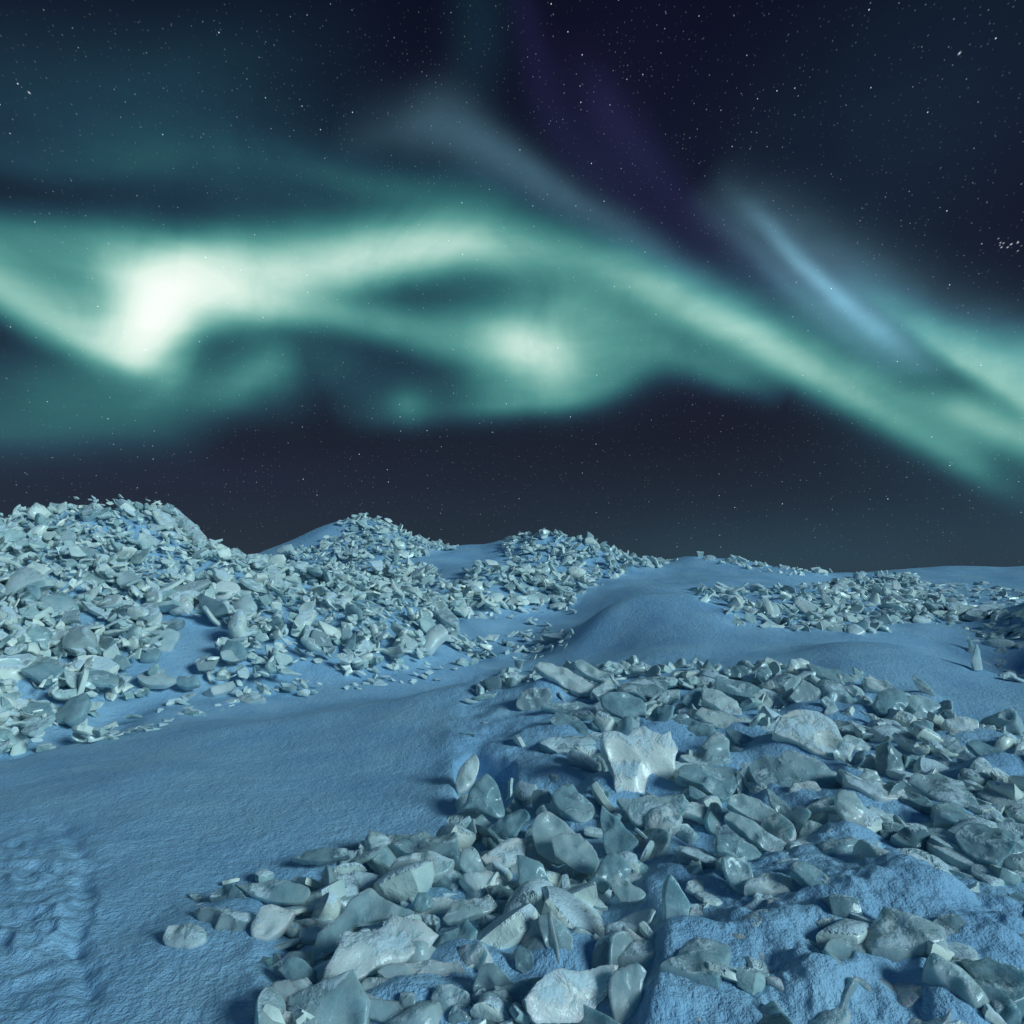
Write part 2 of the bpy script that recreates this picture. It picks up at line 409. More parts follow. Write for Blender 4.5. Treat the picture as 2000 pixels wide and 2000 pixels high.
# areas of rubble as they lie on the snow: outline, kind, cover, block length range in m, depth the snow sinks between blocks
AREAS = [
 ('left hill', [(-260,1010),(0,985),(60,985),(130,966),(270,966),(345,990),(420,1060),(520,1078),(650,1092),(760,1112),(860,1135),(930,1160),(900,1195),(960,1280),(880,1285),(820,1300),(700,1322),(600,1338),(450,1345),(330,1362),(280,1385),(230,1425),(100,1440),(0,1470),(-260,1490)], 1.6, (.15,.72), .18),
 ('second hill', [(560,1080),(650,1050),(665,1010),(700,1000),(745,1000),(800,1026),(915,1055),(870,1075),(800,1090),(870,1105),(850,1130),(760,1132),(650,1105)], 1.0, (.22,.60), .14),
 ('third hill', [(985,1060),(1000,1045),(1050,1030),(1100,1036),(1150,1046),(1210,1068),(1320,1090),(1300,1100),(1220,1118),(1180,1130),(1150,1160),(1090,1150),(1030,1120),(985,1110)], 1.15, (.22,.6), .14),
 ('broken edge', [(830,1160),(880,1130),(945,1108),(1010,1104),(1090,1135),(1130,1162),(1120,1192),(1020,1196),(940,1200),(880,1195)], 1.5, (.22,.6), .16),
 ('far skyline', [(1350,1084),(1420,1080),(1500,1092),(1560,1103),(1630,1120),(1560,1130),(1450,1112),(1380,1095)], .55, (.2,.55), .02),
 ('right field', [(1345,1150),(1450,1146),(1560,1150),(1650,1128),(1790,1122),(1800,1160),(1920,1200),(1850,1215),(1700,1232),(1550,1232),(1440,1225),(1395,1185)], .8, (.2,.62), .07),
 ('right fringe', [(1700,1130),(2080,1150),(2080,1260),(1880,1240),(1780,1180)], .5, (.2,.6), .02),
 ('right dip', [(1880,1220),(2080,1240),(2080,1330),(1960,1330),(1900,1280)], .35, (.25,.6), .03),
 ('gap', [(925,1255),(1040,1228),(1125,1240),(1105,1275),(1020,1290),(960,1285)], .55, (.15,.42), .03),
 ('gap floor', [(960,1205),(1180,1190),(1130,1235),(1000,1240)], .06, (.15,.35), .0),
 ('foot fringe', [(420,1345),(820,1300),(950,1280),(900,1320),(720,1350),(500,1370),(250,1440),(120,1460),(300,1375)], .22, (.12,.34), .0),
 ('near heap', [(940,1330),(1050,1300),(1250,1298),(1450,1296),(1620,1300),(1760,1350),(1900,1405),(2060,1450),(2060,1500),(1800,1480),(1700,1540),(1560,1660),(1440,1690),(1300,1660),(1240,1760),(1290,1860),(1250,2040),(520,2040),(560,1880),(620,1790),(640,1730),(720,1650),(890,1640),(905,1560),(890,1470),(900,1390)], 1.15, (.18,.50), .07),
 ('near front', [(520,1745),(640,1700),(740,1650),(900,1610),(1230,1690),(1260,1800),(1270,1900),(1250,2040),(520,2040)], .7, (.17,.42), .06),
 ('near snow right', [(1300,1700),(1600,1600),(1800,1500),(2060,1500),(2060,2040),(1300,2040)], 1.15, (.16,.52), .0),
 ('near ledge', [(380,1720),(640,1700),(700,1780),(560,1900),(380,1830)], .35, (.10,.30), .03),
]

_rs = np.random.RandomState(11)
_perm = _rs.permutation(512)
_grad = np.stack([np.cos(np.linspace(0, 2*np.pi, 512, endpoint=False)), np.sin(np.linspace(0, 2*np.pi, 512, endpoint=False))], -1)[_rs.permutation(512)]
def pnoise(x, y, seed=0):
    i = np.floor(x).astype(int); j = np.floor(y).astype(int); u = x - i; v = y - j
    def gr(a, b, fx, fy):
        g = _grad[(_perm[(a + seed * 17) & 511] + b * 7 + _perm[b & 511]) & 511]
        return g[..., 0] * fx + g[..., 1] * fy
    fu = u*u*u*(u*(u*6-15)+10); fv = v*v*v*(v*(v*6-15)+10)
    a = gr(i, j, u, v) * (1-fu) + gr(i+1, j, u-1, v) * fu
    b = gr(i, j+1, u, v-1) * (1-fu) + gr(i+1, j+1, u-1, v-1) * fu
    return a * (1-fv) + b * fv
def fbm(x, y, o, seed=0, gain=.5):
    s = 0; a = 1
    for k in range(o):
        s = s + a * pnoise(x * 2**k, y * 2**k, seed + k); a *= gain
    return s

def blur(a, r):
    for _ in range(2):
        for ax in (0, 1):
            w = [(0, 0), (0, 0)]; w[ax] = (r + 1, r)
            c = np.cumsum(np.pad(a, w, mode='edge'), axis=ax)
            n = a.shape[ax]
            a = (np.take(c, range(2*r + 1, 2*r + 1 + n), ax) - np.take(c, range(0, n), ax)) / (2*r + 1) if c.shape[ax] >= n + 2*r + 1 else a
    return a
TRENCH = [(100,1600), (150,1660), (165,1760), (150,1850), (175,1930), (150,2010)]   # old drag mark in the snow
MANTLE = [(870,1440),(880,1400),(940,1355),(1010,1335),(1090,1335),(1120,1400),(1130,1480),(1090,1520),(1010,1545),(930,1540),(870,1500)]   # snow draped over the shoulder of the near heap
DRIFTS = []       # (x, y, rise, radius): snow banked against single blocks, filled in by the blocks below
def relief(x, y, base, deep=True):
    """everything finer than the surveyed shape: hollows between blocks, lumps, wind ripples"""
    px, py, f = to_pix(np.stack([x, y, base], -1))
    vis = (f > 0.5)
    z = np.zeros_like(x)
    rough = np.zeros_like(x)
    def soft(poly, w):
        o = in_poly(px, py, poly) & vis
        return o.astype(float)
    for name, poly, cover, rng, sink in AREAS:
        m = blur(soft(poly, 0), 5)
        rough = np.maximum(rough, m * min(1, cover))
        if deep: z -= m * sink
    R = np.hypot(x, y)
    # lumpy old snow, lower right and around the near heap
    lump = np.clip((px - 1230) / 260, 0, 1) * np.clip((py - 1470) / 160, 0, 1) * vis
    near = np.clip((py - 1780) / 120, 0, 1) * np.clip((px - 250) / 150, 0, 1) * vis * (1 - lump)
    mid = in_poly(px, py, [(880,1300),(1400,1280),(1450,1500),(1300,1700),(1000,1560),(900,1560)]) & vis
    amt = np.maximum(np.maximum(lump, near * .30), mid * .5)
    amt = blur(amt.astype(float), 5)
    wx = x + .06 * pnoise(x * 4, y * 4, 61); wy = y + .06 * pnoise(x * 4, y * 4, 62)
    z += amt * (.036 * fbm(wx * 2.3, wy * 2.8, 3, 3, .42) + .030 * fbm(wx * 6.5, wy * 8, 3, 9, .5) + .014 * fbm(wx * 19, wy * 23, 3, 13, .6))
    # wind ripples, lower left
    rip = np.clip((240 - px) / 110, 0, 1) * np.clip((py - 1580) / 120, 0, 1) * vis
    w = x * .35 + y + .12 * fbm(x * 3, y * 3, 2, 21)
    z += rip * (.055 * (1 - np.abs(pnoise(x * 4.2 + 3, w * 10.5, 5)) * 2) ** 3 * np.clip(.5 + pnoise(x * 1.4, y * 1.4, 6), 0, 1) + .03 * fbm(x * 5, y * 10, 3, 31))
    for (ax, ay), (bx, by) in zip(TRENCH[:-1], TRENCH[1:]):
        t = np.clip(((px - ax) * (bx - ax) + (py - ay) * (by - ay)) / ((bx - ax) ** 2 + (by - ay) ** 2), 0, 1)
        dd = np.hypot(px - ax - t * (bx - ax), (py - ay - t * (by - ay)) * 1.0)
        z = np.minimum(z, z - np.where(vis, .022 * np.exp(-(dd / 20) ** 2) * (.6 + pnoise(x * 5, y * 5, 71)), 0) * (R < 6))
    z -= .16 * blur(in_poly(px, py, [(893,1490),(925,1472),(1000,1490),(1010,1600),(900,1588)]).astype(float) * vis, 1)
    z += .10 * blur(in_poly(px, py, MANTLE).astype(float) * vis, 8) * .7 * (1 + .8 * fbm(x * 2.4, y * 2.4, 2, 77))
    z += np.where(R < 9, .0075 * fbm(x * 17, y * 20, 3, 91, .6), 0)
    # long soft swells elsewhere
    z += .075 * fbm(x * .55, y * .55, 2, 41) + .012 * fbm(x * 2.1, y * 3.0, 2, 44) * np.clip(R / 4, 0, 1)
    return z, rough

DG = .05          # cells of the map of what stands above the snow
DX0, DY0, DNX, DNY = -16.0, 1.5, 640, 560
STAND = np.zeros((DNY, DNX))
def note(V):
    """remember how high a piece of ice stands, so that blown snow can settle against it"""
    i = ((V[:, 0] - DX0) / DG).astype(int); j = ((V[:, 1] - DY0) / DG).astype(int)
    k = (i >= 0) & (i < DNX) & (j >= 0) & (j < DNY)
    V, i, j = V[k], i[k], j[k]
    np.maximum.at(STAND, (j, i), np.clip(V[:, 2] - height(V[:, 0], V[:, 1]) + .03, 0, .30))
def drifted(x, y, base):
    m = blur(STAND, 3)
    tail = (m + np.roll(m, -3, 1) * .7 + np.roll(m, -6, 1) * .4) / 2.1      # wind tails to one side
    u = np.clip((x - DX0) / DG, 0, DNX - 1.01); v = np.clip((y - DY0) / DG, 0, DNY - 1.01)
    i = u.astype(int); j = v.astype(int); u = u - i; v = v - j
    s = (tail[j, i] * (1-u) + tail[j, i+1] * u) * (1-v) + (tail[j+1, i] * (1-u) + tail[j+1, i+1] * u) * v
    px, py, f = to_pix(np.stack([x, y, base], -1))
    g = .50 + 1.5 * fbm(x * 1.1, y * 1.3, 3, 101)
    g = g + .15 * np.clip((px - 1250) / 400, 0, 1) * (py > 1350) - .15 * (px < 930)
    front = np.clip((py - 1520) / 200, 0, 1) * np.clip((1560 - px) / 420, 0, 1)
    return s * np.clip(g, 0, 1.15) * (1 - .75 * front) * (1 - .65 * np.clip((py - 1480) / 220, 0, 1) * np.clip((px - 1250) / 100, 0, 1))

def build_ground():
    az = np.concatenate([np.linspace(-180, -62, 34, endpoint=False), np.linspace(-62, -44, 40, endpoint=False), np.linspace(-44, 44, 620, endpoint=False), np.linspace(44, 62, 40, endpoint=False), np.linspace(62, 180, 34)])
    rr = np.concatenate([np.linspace(.15, 2.2, 26, endpoint=False), np.geomspace(2.2, 34, 560, endpoint=False), np.geomspace(34, 9000, 50)])
    A_, R_ = np.meshgrid(np.radians(az), rr)
    X = np.sin(A_) * R_; Y = np.cos(A_) * R_
    base = np.where(R_ < 37, height(X, Y), -.4)
    dz, rough = relief(X, Y, base)
    dz = np.where(R_ < 37, dz, 0)
    # soften the edges of the hollows a little
    for _ in range(2):
        dz[1:-1, 1:-1] = (dz[1:-1, 1:-1] * 2 + dz[:-2, 1:-1] + dz[2:, 1:-1] + dz[1:-1, :-2] + dz[1:-1, 2:]) / 6
    Z = base + dz + np.where(R_ < 30, drifted(X, Y, base), 0)
    for (x, y, rise, rad) in DRIFTS:
        j0, j1 = np.searchsorted(rr, max(.2, math.hypot(x, y) - 2.2 * rad)), np.searchsorted(rr, math.hypot(x, y) + 2.2 * rad)
        a0 = math.degrees(math.atan2(x, y)); da = math.degrees(2.2 * rad / math.hypot(x, y))
        i0, i1 = np.searchsorted(az, a0 - da), np.searchsorted(az, a0 + da)
        d2 = ((X[j0:j1, i0:i1] - x) ** 2 + (Y[j0:j1, i0:i1] - y) ** 2) / rad ** 2
        Z[j0:j1, i0:i1] += rise * np.exp(-d2 * 1.6)
    nr, na = X.shape
    me = bpy.data.meshes.new('snow_ground')
    v = np.stack([X, Y, Z], -1).reshape(-1, 3)
    idx = np.arange(nr * na).reshape(nr, na)
    f = np.stack([idx[:-1, :-1], idx[:-1, 1:], idx[1:, 1:], idx[1:, :-1]], -1).reshape(-1, 4)
    mesh_fill(me, v, f.ravel(), np.full(len(f), 4))
    att = me.attributes.new('rough_snow', 'FLOAT', 'POINT')
    att.data.foreach_set('value', rough.ravel().astype(np.float32))
    o = bpy.data.objects.new('snow_ground', me); COL.objects.link(o)
    me.materials.append(MAT_SNOW)
    o['kind'] = 'structure'
    return o

def mesh_fill(me, v, loops, sizes, smooth=True):
    v = np.ascontiguousarray(v, np.float32); loops = np.ascontiguousarray(loops, np.int32); sizes = np.asarray(sizes, np.int32)
    me.vertices.add(len(v)); me.vertices.foreach_set('co', v.ravel())
    me.loops.add(len(loops)); me.loops.foreach_set('vertex_index', loops)
    me.polygons.add(len(sizes))
    me.polygons.foreach_set('loop_start', np.concatenate([[0], np.cumsum(sizes)[:-1]]).astype(np.int32))
    me.polygons.foreach_set('loop_total', sizes)
    me.polygons.foreach_set('use_smooth', np.full(len(sizes), smooth))
    me.update(calc_edges=True)
    me.validate()

# ------------------------------------------------------------------ materials
def snow_nodes(g, pos):
    """fine relief of crusted snow, as a height"""
    a = g.m('MULTIPLY_ADD', g.noise(pos, 95, 3, .65).outputs['Fac'], .45, g.m('MULTIPLY', g.noise(pos, 38, 3, .6).outputs['Fac'], .75))
    b = g.noise(pos, 13, 2, .5).outputs['Fac']
    return g.m('MULTIPLY_ADD', a, .021, g.m('MULTIPLY', b, .014))

def make_snow():
    m = bpy.data.materials.new('snow'); m.use_nodes = True
    g = NG(m.node_tree); bsdf = m.node_tree.nodes['Principled BSDF']
    geo = g.node('ShaderNodeNewGeometry'); pos = geo.outputs['Position']
    h = snow_nodes(g, pos)
    at = g.node('ShaderNodeAttribute', attribute_name='rough_snow')
    # wind-drawn grain on the open drifts
    mp = g.node('ShaderNodeMapping'); g.link(pos, mp.inputs[0])
    mp.inputs['Rotation'].default_value = (0, 0, math.radians(24)); mp.inputs['Scale'].default_value = (44, 20, 30)
    gr = g.noise(mp.outputs[0], 1.0, 3, .6, .2).outputs['Fac']
    h = g.m('ADD', h, g.m('MULTIPLY', g.m('MULTIPLY', gr, g.m('SUBTRACT', 1.0, at.outputs['Fac'])), .004))
    # broken crust where the snow lies over rubble
    cr = g.noise(pos, 9, 4, .6).outputs['Fac']
    h = g.m('ADD', h, g.m('MULTIPLY', g.m('MULTIPLY', cr, at.outputs['Fac']), .022))
    bp = g.node('ShaderNodeBump'); bp.inputs['Strength'].default_value = 1.0; bp.inputs['Distance'].default_value = 1.0
    g.link(h, bp.inputs['Height'])
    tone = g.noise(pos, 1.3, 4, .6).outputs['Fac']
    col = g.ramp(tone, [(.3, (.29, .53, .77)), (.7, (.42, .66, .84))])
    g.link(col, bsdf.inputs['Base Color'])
    bsdf.inputs['Roughness'].default_value = .55
    bsdf.inputs['Specular IOR Level'].default_value = .25
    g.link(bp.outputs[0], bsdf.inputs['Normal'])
    return m

def make_ice(name, c_dark, c_mid, c_pale, frost=.52, rough=.2, sss=.35, glass=0):
    m = bpy.data.materials.new(name); m.use_nodes = True
    g = NG(m.node_tree); bsdf = m.node_tree.nodes['Principled BSDF']
    geo = g.node('ShaderNodeNewGeometry'); pos = geo.outputs['Position']
    oi = g.node('ShaderNodeObjectInfo')
    at = g.node('ShaderNodeAttribute', attribute_name='block_tone')
    seed = g.m('ADD', g.m('MULTIPLY', oi.outputs['Random'], .75 if sss else .0), g.m('MULTIPLY', at.outputs['Fac'], 1.0))
    # milky clouds, bubble trains and healed cracks inside the ice
    cl = g.noise(pos, 4.5, 5, .6, .5).outputs['Fac']
    vein = g.noise(pos, 7, 4, .6, 1.8).outputs['Fac']
    line = g.smooth(g.m('ABSOLUTE', g.m('SUBTRACT', vein, .5)), .028, .0)
    t = g.m('ADD', g.m('MULTIPLY', cl, .75), g.m('MULTIPLY', seed, .55))
    col = g.ramp(t, [(.26, c_dark), (.50, c_mid), (.84, c_pale)])
    col = g.mixc(g.m('MULTIPLY', line, .22), col, c_pale + (1,))
    # frost and loose snow lying on whatever faces up
    nz = g.dot(geo.outputs['Normal'], (0, 0, 1))
    fn = g.noise(pos, 6, 5, .65, .3).outputs['Fac']
    fz = g.m('ADD', g.m('ADD', nz, g.m('MULTIPLY', g.m('SUBTRACT', fn, .5), 1.5)), g.m('MULTIPLY', g.m('SUBTRACT', seed, .5), .25))
    fr = g.smooth(fz, 1.05 - frost * .5, 1.33 - frost * .5)
    col = g.mixc(fr, col, (.70, .84, .89, 1))
    # grains of grit frozen in
    sp = g.noise(pos, 38, 2, .5).outputs['Fac']
    col = g.mixc(g.m('MULTIPLY', g.smooth(sp, .76, .80), .35), col, (.10, .12, .12, 1))
    g.link(col, bsdf.inputs['Base Color'])
    ro = g.m('ADD', g.m('MULTIPLY_ADD', cl, .25, rough - .1), g.m('MULTIPLY', fr, .3))
    g.link(ro, bsdf.inputs['Roughness'])
    bsdf.inputs['IOR'].default_value = 1.31
    g.link(g.m('MULTIPLY', g.m('SUBTRACT', 1.0, fr), .5), bsdf.inputs['Coat Weight'])
    bsdf.inputs['Coat Roughness'].default_value = .12
    bsdf.inputs['Coat IOR'].default_value = 1.31
    bsdf.inputs['Specular IOR Level'].default_value = .5
    bsdf.inputs['Transmission Weight'].default_value = 0
    if glass: g.link(g.m('MULTIPLY', g.m('SUBTRACT', 1.0, fr), glass), bsdf.inputs['Transmission Weight'])
    if sss:
        bsdf.inputs['Subsurface Weight'].default_value = sss
        bsdf.inputs['Subsurface Radius'].default_value = (.6, 1.0, 1.0)
        bsdf.inputs['Subsurface Scale'].default_value = .06
    h1 = g.noise(pos, 14, 4, .6, .2).outputs['Fac']
    h = g.m('ADD', g.m('MULTIPLY', h1, .012), g.m('MULTIPLY', g.m('MULTIPLY', snow_nodes(g, pos), fr), .7))
    h = g.m('ADD', h, g.m('MULTIPLY', fr, .006))
    h = g.m('ADD', h, g.m('MULTIPLY', g.noise(pos, 90, 2, .5).outputs['Fac'], .0016))
    bp = g.node('ShaderNodeBump'); bp.inputs['Strength'].default_value = .9; bp.inputs['Distance'].default_value = 1.0
    g.link(h, bp.inputs['Height']); g.link(bp.outputs[0], bsdf.inputs['Normal'])
    return m

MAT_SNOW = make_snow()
MAT_ICE = make_ice('sea_ice', (.13, .27, .32), (.41, .59, .63), (.78, .86, .82), sss=.7, glass=.3)
MAT_PALE = make_ice('pale_ice', (.38, .54, .58), (.66, .79, .79), (.88, .92, .87), frost=.6, sss=.7, glass=.2)
MAT_WHITE_LIT = make_ice('white_lit_ice', (.66, .72, .66), (.82, .85, .78), (.88, .90, .84), frost=1.0, sss=.6)  # snow-white ice, with pooled light on the bright slabs put into its colour
MAT_DARK = make_ice('clear_ice', (.09, .18, .22), (.24, .37, .41), (.46, .57, .58), frost=.6, rough=.17, sss=.5, glass=.25)
MAT_FAR = make_ice('rubble_ice', (.13, .26, .28), (.45, .60, .59), (.85, .90, .80), sss=0, frost=.95)
MATS = {'i': MAT_ICE, 'p': MAT_PALE, 'd': MAT_DARK, 'w': MAT_WHITE_LIT}

# ------------------------------------------------------------------ how one piece of ice is shaped
def wobble(p, rs, n=7, k0=1.0, k1=3.2):
    """smooth random field with values around -1..1"""
    out = np.zeros(len(p))
    for i in range(n):
        k = rs.normal(size=3); k *= rs.uniform(k0, k1) / np.linalg.norm(k)
        out += np.sin(p @ k * 2 * np.pi + rs.uniform(0, 6.3))
    return out / math.sqrt(n)

def arc_outline(corners, N, rs, ragged=.012):
    """corners joined by shallow shell-like breaks; the corners stay as cusps"""
    c = np.array(corners, float); m = len(c)
    ln = np.linalg.norm(np.roll(c, -1, 0) - c, axis=1)
    per = np.maximum(1, np.round(N * ln / ln.sum())).astype(int)
    while per.sum() > N: per[per.argmax()] -= 1
    while per.sum() < N: per[per.argmin()] += 1
    pts = []
    size = math.sqrt(abs(np.sum(c[:, 0] * np.roll(c[:, 1], -1) - c[:, 1] * np.roll(c[:, 0], -1))) / 2)
    for i in range(m):
        a, b = c[i], c[(i+1) % m]
        t = np.arange(per[i]) / per[i]
        d = b - a; nrm = np.array([d[1], -d[0]])          # outward for counter-clockwise outlines
        bow = rs.choice([rs.uniform(-.06, -.01), rs.uniform(-.01, .10), rs.uniform(0, .12)])
        q = a + t[:, None] * d + (bow * 4 * t * (1 - t))[:, None] * nrm
        j = rs.normal(0, ragged * size, (per[i], 2)); j[0] = 0
        pts.append(q + j)
    return np.concatenate(pts)

def round_off(o, n):
    for _ in range(n): o = (np.roll(o, 1, 0) + 2 * o + np.roll(o, -1, 0)) / 4
    return o

def random_outline(L, W, N, rs):
    k = rs.randint(4, 8)
    a = np.sort((np.arange(k) + rs.uniform(-.38, .38, k)) / k * 2 * np.pi)
    r = rs.uniform(.72, 1.08, k)
    c = np.stack([np.cos(a) * r * L / 2, np.sin(a) * r * W / 2], -1)
    return round_off(arc_outline(c, N, rs), 0 if N < 20 else rs.choice([0, 0, 1]))

def piece(outline, T, rs, fine=2, chunk=False, crisp=False):
    """closed skin of a slab or block over a flat outline; local z is its thickness. fine 0..2"""
    N = len(outline)
    cen = outline.mean(0); o = outline - cen
    size = math.sqrt(abs(np.sum(o[:, 0] * np.roll(o[:, 1], -1) - o[:, 1] * np.roll(o[:, 0], -1))) / 2) + 1e-6
    lens = rs.uniform(.05, .45) if not chunk else rs.uniform(.15, .5)
    lens2 = rs.uniform(.1, .6)
    if (crisp or fine < 2) and not chunk: lens *= .55; lens2 *= .6
    under = rs.uniform(.80, 1.0); shift = rs.normal(0, .05, 2) * size
    p = rs.uniform(1.8, 3.5)
    ht = lambda s: 1 - lens * s ** p
    hb = lambda s: -(1 - lens2 * s ** p)
    rim = rs.uniform(.07, .22) * (1.3 if chunk else 1)
    if crisp: rim *= .55
    if fine == 0:
        top = [(.62, ht(.62)), (1.0, ht(1) - rim)]; side = []; bot = [(under, hb(1)), (.55 * under, hb(.55))]
    elif fine == 1:
        top = [(.4, ht(.4)), (.72, ht(.72)), (.93, ht(.93) - .1 * rim), (1.0, ht(1) - 1.1 * rim)]; side = [(1.0 + rs.uniform(-.04, .03), -.15)]
        bot = [(under, hb(1) + rim), (.7 * under, hb(.7)), (.3 * under, hb(.3))]
    else:
        top = [(s, ht(s)) for s in (.18, .36, .53, .68, .81, .91)] + [(.955, ht(.955) - .12 * rim), (.982, ht(.982) - .4 * rim), (1.0, ht(1) - 1.0 * rim)]
        mid = rs.uniform(-.05, .035)
        side = [(1.0 + mid * .7, .45 * (ht(1) - rim)), (1.0 + mid, 0.0), ((1 + under) / 2 + mid, hb(1) * .5)]
        bot = [(under, hb(1) + rim), (under * .96, hb(.96)), (.75 * under, hb(.75)), (.4 * under, hb(.4))]
    rings = top + side + bot
    nr = len(rings)
    V = np.empty((nr * N + 2, 3))
    for i, (s, h) in enumerate(rings):
        f = np.clip(i / (nr - 1), 0, 1)
        V[i*N:(i+1)*N, :2] = o * s + shift * f
        V[i*N:(i+1)*N, 2] = h * T / 2
    V[-2] = (0, 0, T / 2); V[-1] = (shift[0], shift[1], -T / 2)
    # warp: a gentle bend, worn dents on the faces, uneven sides
    q = V / size
    amp = min(T, size * .5)
    V[:, 2] += amp * (.16 if chunk else .20) * (.65 if crisp else 1) * wobble(q, rs, 6, .25, .8) + size * rs.normal(0, .035) * (q[:, 0] ** 2)
    w = wobble(q, rs, 6, .5, 1.4) * (.035 if not chunk else .06) * (.4 if crisp else 1)
    V[:, :2] += V[:, :2] * w[:, None]
    if fine == 2:
        V[:, 2] += amp * .05 * wobble(q, rs, 9, 1.2, 3.2)
        for _ in range(rs.randint(1, 4)):                       # shell-shaped scars
            k = rs.randint(0, N); c0 = o[k] * rs.uniform(.35, 1.0); r0 = size * rs.uniform(.18, .42)
            d2 = ((V[:, :2] - c0) ** 2).sum(1) / r0 ** 2
            V[:, 2] -= np.where(V[:, 2] > 0, 1, 0) * np.clip(1 - d2, 0, 1) * amp * rs.uniform(.10, .30)
    idx = np.arange(nr * N).reshape(nr, N); nx = np.roll(idx, -1, 1)
    quads = np.stack([idx[:-1], idx[1:], nx[1:], nx[:-1]], -1).reshape(-1, 4)
    t1 = np.stack([idx[0], nx[0], np.full(N, nr * N)], -1); t2 = np.stack([nx[-1], idx[-1], np.full(N, nr * N + 1)], -1)
    V[:, :2] += cen
    return V, quads, t1, t2

def link_piece(name, V, quads, t1, t2, mat):
    me = bpy.data.meshes.new(name)
    loops = np.concatenate([quads.ravel(), t1.ravel(), t2.ravel()])
    sizes = np.concatenate([np.full(len(quads), 4), np.full(len(t1) + len(t2), 3)])
    mesh_fill(me, V, loops, sizes)
    me.set_sharp_from_angle(angle=math.radians(42))
    me.materials.append(mat)
    o = bpy.data.objects.new(name, me); COL.objects.link(o)
    return o

def unit(v): v = np.asarray(v, float); return v / np.linalg.norm(v)

# ------------------------------------------------------------------ the single blocks
IND = []          # every single piece: dict(obj, label, centre pixel ...)
BUFW = 500
ZB = np.full((BUFW, BUFW), 1e9); IDB = np.full((BUFW, BUFW), -1, int)
def splat(pid, poly_px, depth):
    """coarse view of what hides what, used only to choose which pieces become single things"""
    p = np.asarray(poly_px) * (BUFW / 2000)
    x0, x1 = int(max(0, p[:, 0].min())), int(min(BUFW - 1, p[:, 0].max() + 1)); y0, y1 = int(max(0, p[:, 1].min())), int(min(BUFW - 1, p[:, 1].max() + 1))
    if x1 <= x0 or y1 <= y0: return
    gx, gy = np.meshgrid(np.arange(x0, x1 + 1) + .5, np.arange(y0, y1 + 1) + .5)
    m = in_poly(gx, gy, [tuple(t) for t in p])
    zb = ZB[y0:y1+1, x0:x1+1]; m &= depth < zb
    zb[m] = depth; IDB[y0:y1+1, x0:x1+1][m] = pid

HPOLY = []
POSE = {'u': (0.03, -.76, .65), 's': (.25, -.93, .22), 'l': (.05, -.58, .82), 'f': (.03, -.30, .95), 'r': (-.35, -.72, .60), 'm': (.34, -.74, .58), 'n': (.32, -.52, .79)}
def build_block(k, name, pose, mat, th, label, pts):
    rs = np.random.RandomState(900 + k)
    poly = np.array([tuple(map(float, t.split(','))) for t in pts.split()])
    low = poly[poly[:, 1].argmax()]
    cen = poly.mean(0)
    foot, ok = hit([.5 * low[0] + .5 * cen[0]], [min(low[1], 2060)])
    foot = foot[0] + np.array((0, 0, .11 if low[1] > 1480 and low[0] > 1300 else .08 if low[1] > 1480 else .04 if foot[0][1] < 9 else 0))
    n = unit(np.array(POSE[pose]) + np.append(rs.normal(0, .10, 2), rs.normal(0, .05)))
    d = pix_dir(poly[:, 0], poly[:, 1])
    if (d @ n).max() > -.08: n = unit(n + np.array((0, -.5, .2)))
    t = ((foot - EYE) @ n) / (d @ n)
    P = EYE + d * t[:, None]
    e1 = unit(np.array((1, 0, 0)) - n * n[0]); e2 = np.cross(n, e1)
    c3 = P.mean(0)
    uv = np.stack([(P - c3) @ e1, (P - c3) @ e2], -1)
    if np.sum(uv[:, 0] * np.roll(uv[:, 1], -1) - uv[:, 1] * np.roll(uv[:, 0], -1)) < 0: uv = uv[::-1]
    area = abs(np.sum(uv[:, 0] * np.roll(uv[:, 1], -1) - uv[:, 1] * np.roll(uv[:, 0], -1))) / 2
    sz = math.sqrt(area)
    T = sz * (.62 if th == 'c' else rs.uniform(.28, .42))
    T = float(np.clip(T, .05, .5 if th == 'c' else .22))
    near = t.mean() < 9
    out = arc_outline(uv, 72 if near else 36, rs, .006)
    if not label or not any(w in label for w in ('scalloped', 'jagged', 'horned', 'fang', 'ragged', 'horn')): out = round_off(out, rs.randint(2, 6) if th == 'c' else rs.randint(0, 2))
    V, q, a, b = piece(out, T, rs, 2 if near else 1, th == 'c', True)
    o = link_piece(name, V, q, a, b, MATS[mat])
    M = np.stack([e1, e2, n], 1)
    loc = c3 - n * T * .42
    from mathutils import Matrix
    mw = Matrix([list(M[i]) + [loc[i]] for i in range(3)] + [[0, 0, 0, 1]])
    o.matrix_world = mw
    o['kind'] = 'thing'
    o['category'] = {'ice_slab': 'ice slab', 'ice_block': 'ice block', 'ice_shard': 'ice shard'}[name]
    HPOLY.append([tuple(t) for t in poly])
    note(V @ M.T + loc)
    splat(k, poly, float((P[:, 1]).mean()))
    IND.append(dict(o=o, label=label, px=cen, box=(poly.min(0), poly.max(0)), y=float(foot[1]), pose=pose, mat=mat, th=th, w=float(uv[:, 0].max() - uv[:, 0].min()), name=name))
    # snow banked round the foot
    if foot[1] < 7.2 and pose in 'usrlmn':
        for _ in range(2):
            c = foot + np.array((rs.uniform(-.5, .5) * sz, rs.uniform(-.02, .10), 0))
            DRIFTS.append((float(c[0]), float(c[1]), rs.uniform(.012, .032), rs.uniform(.16, .34)))

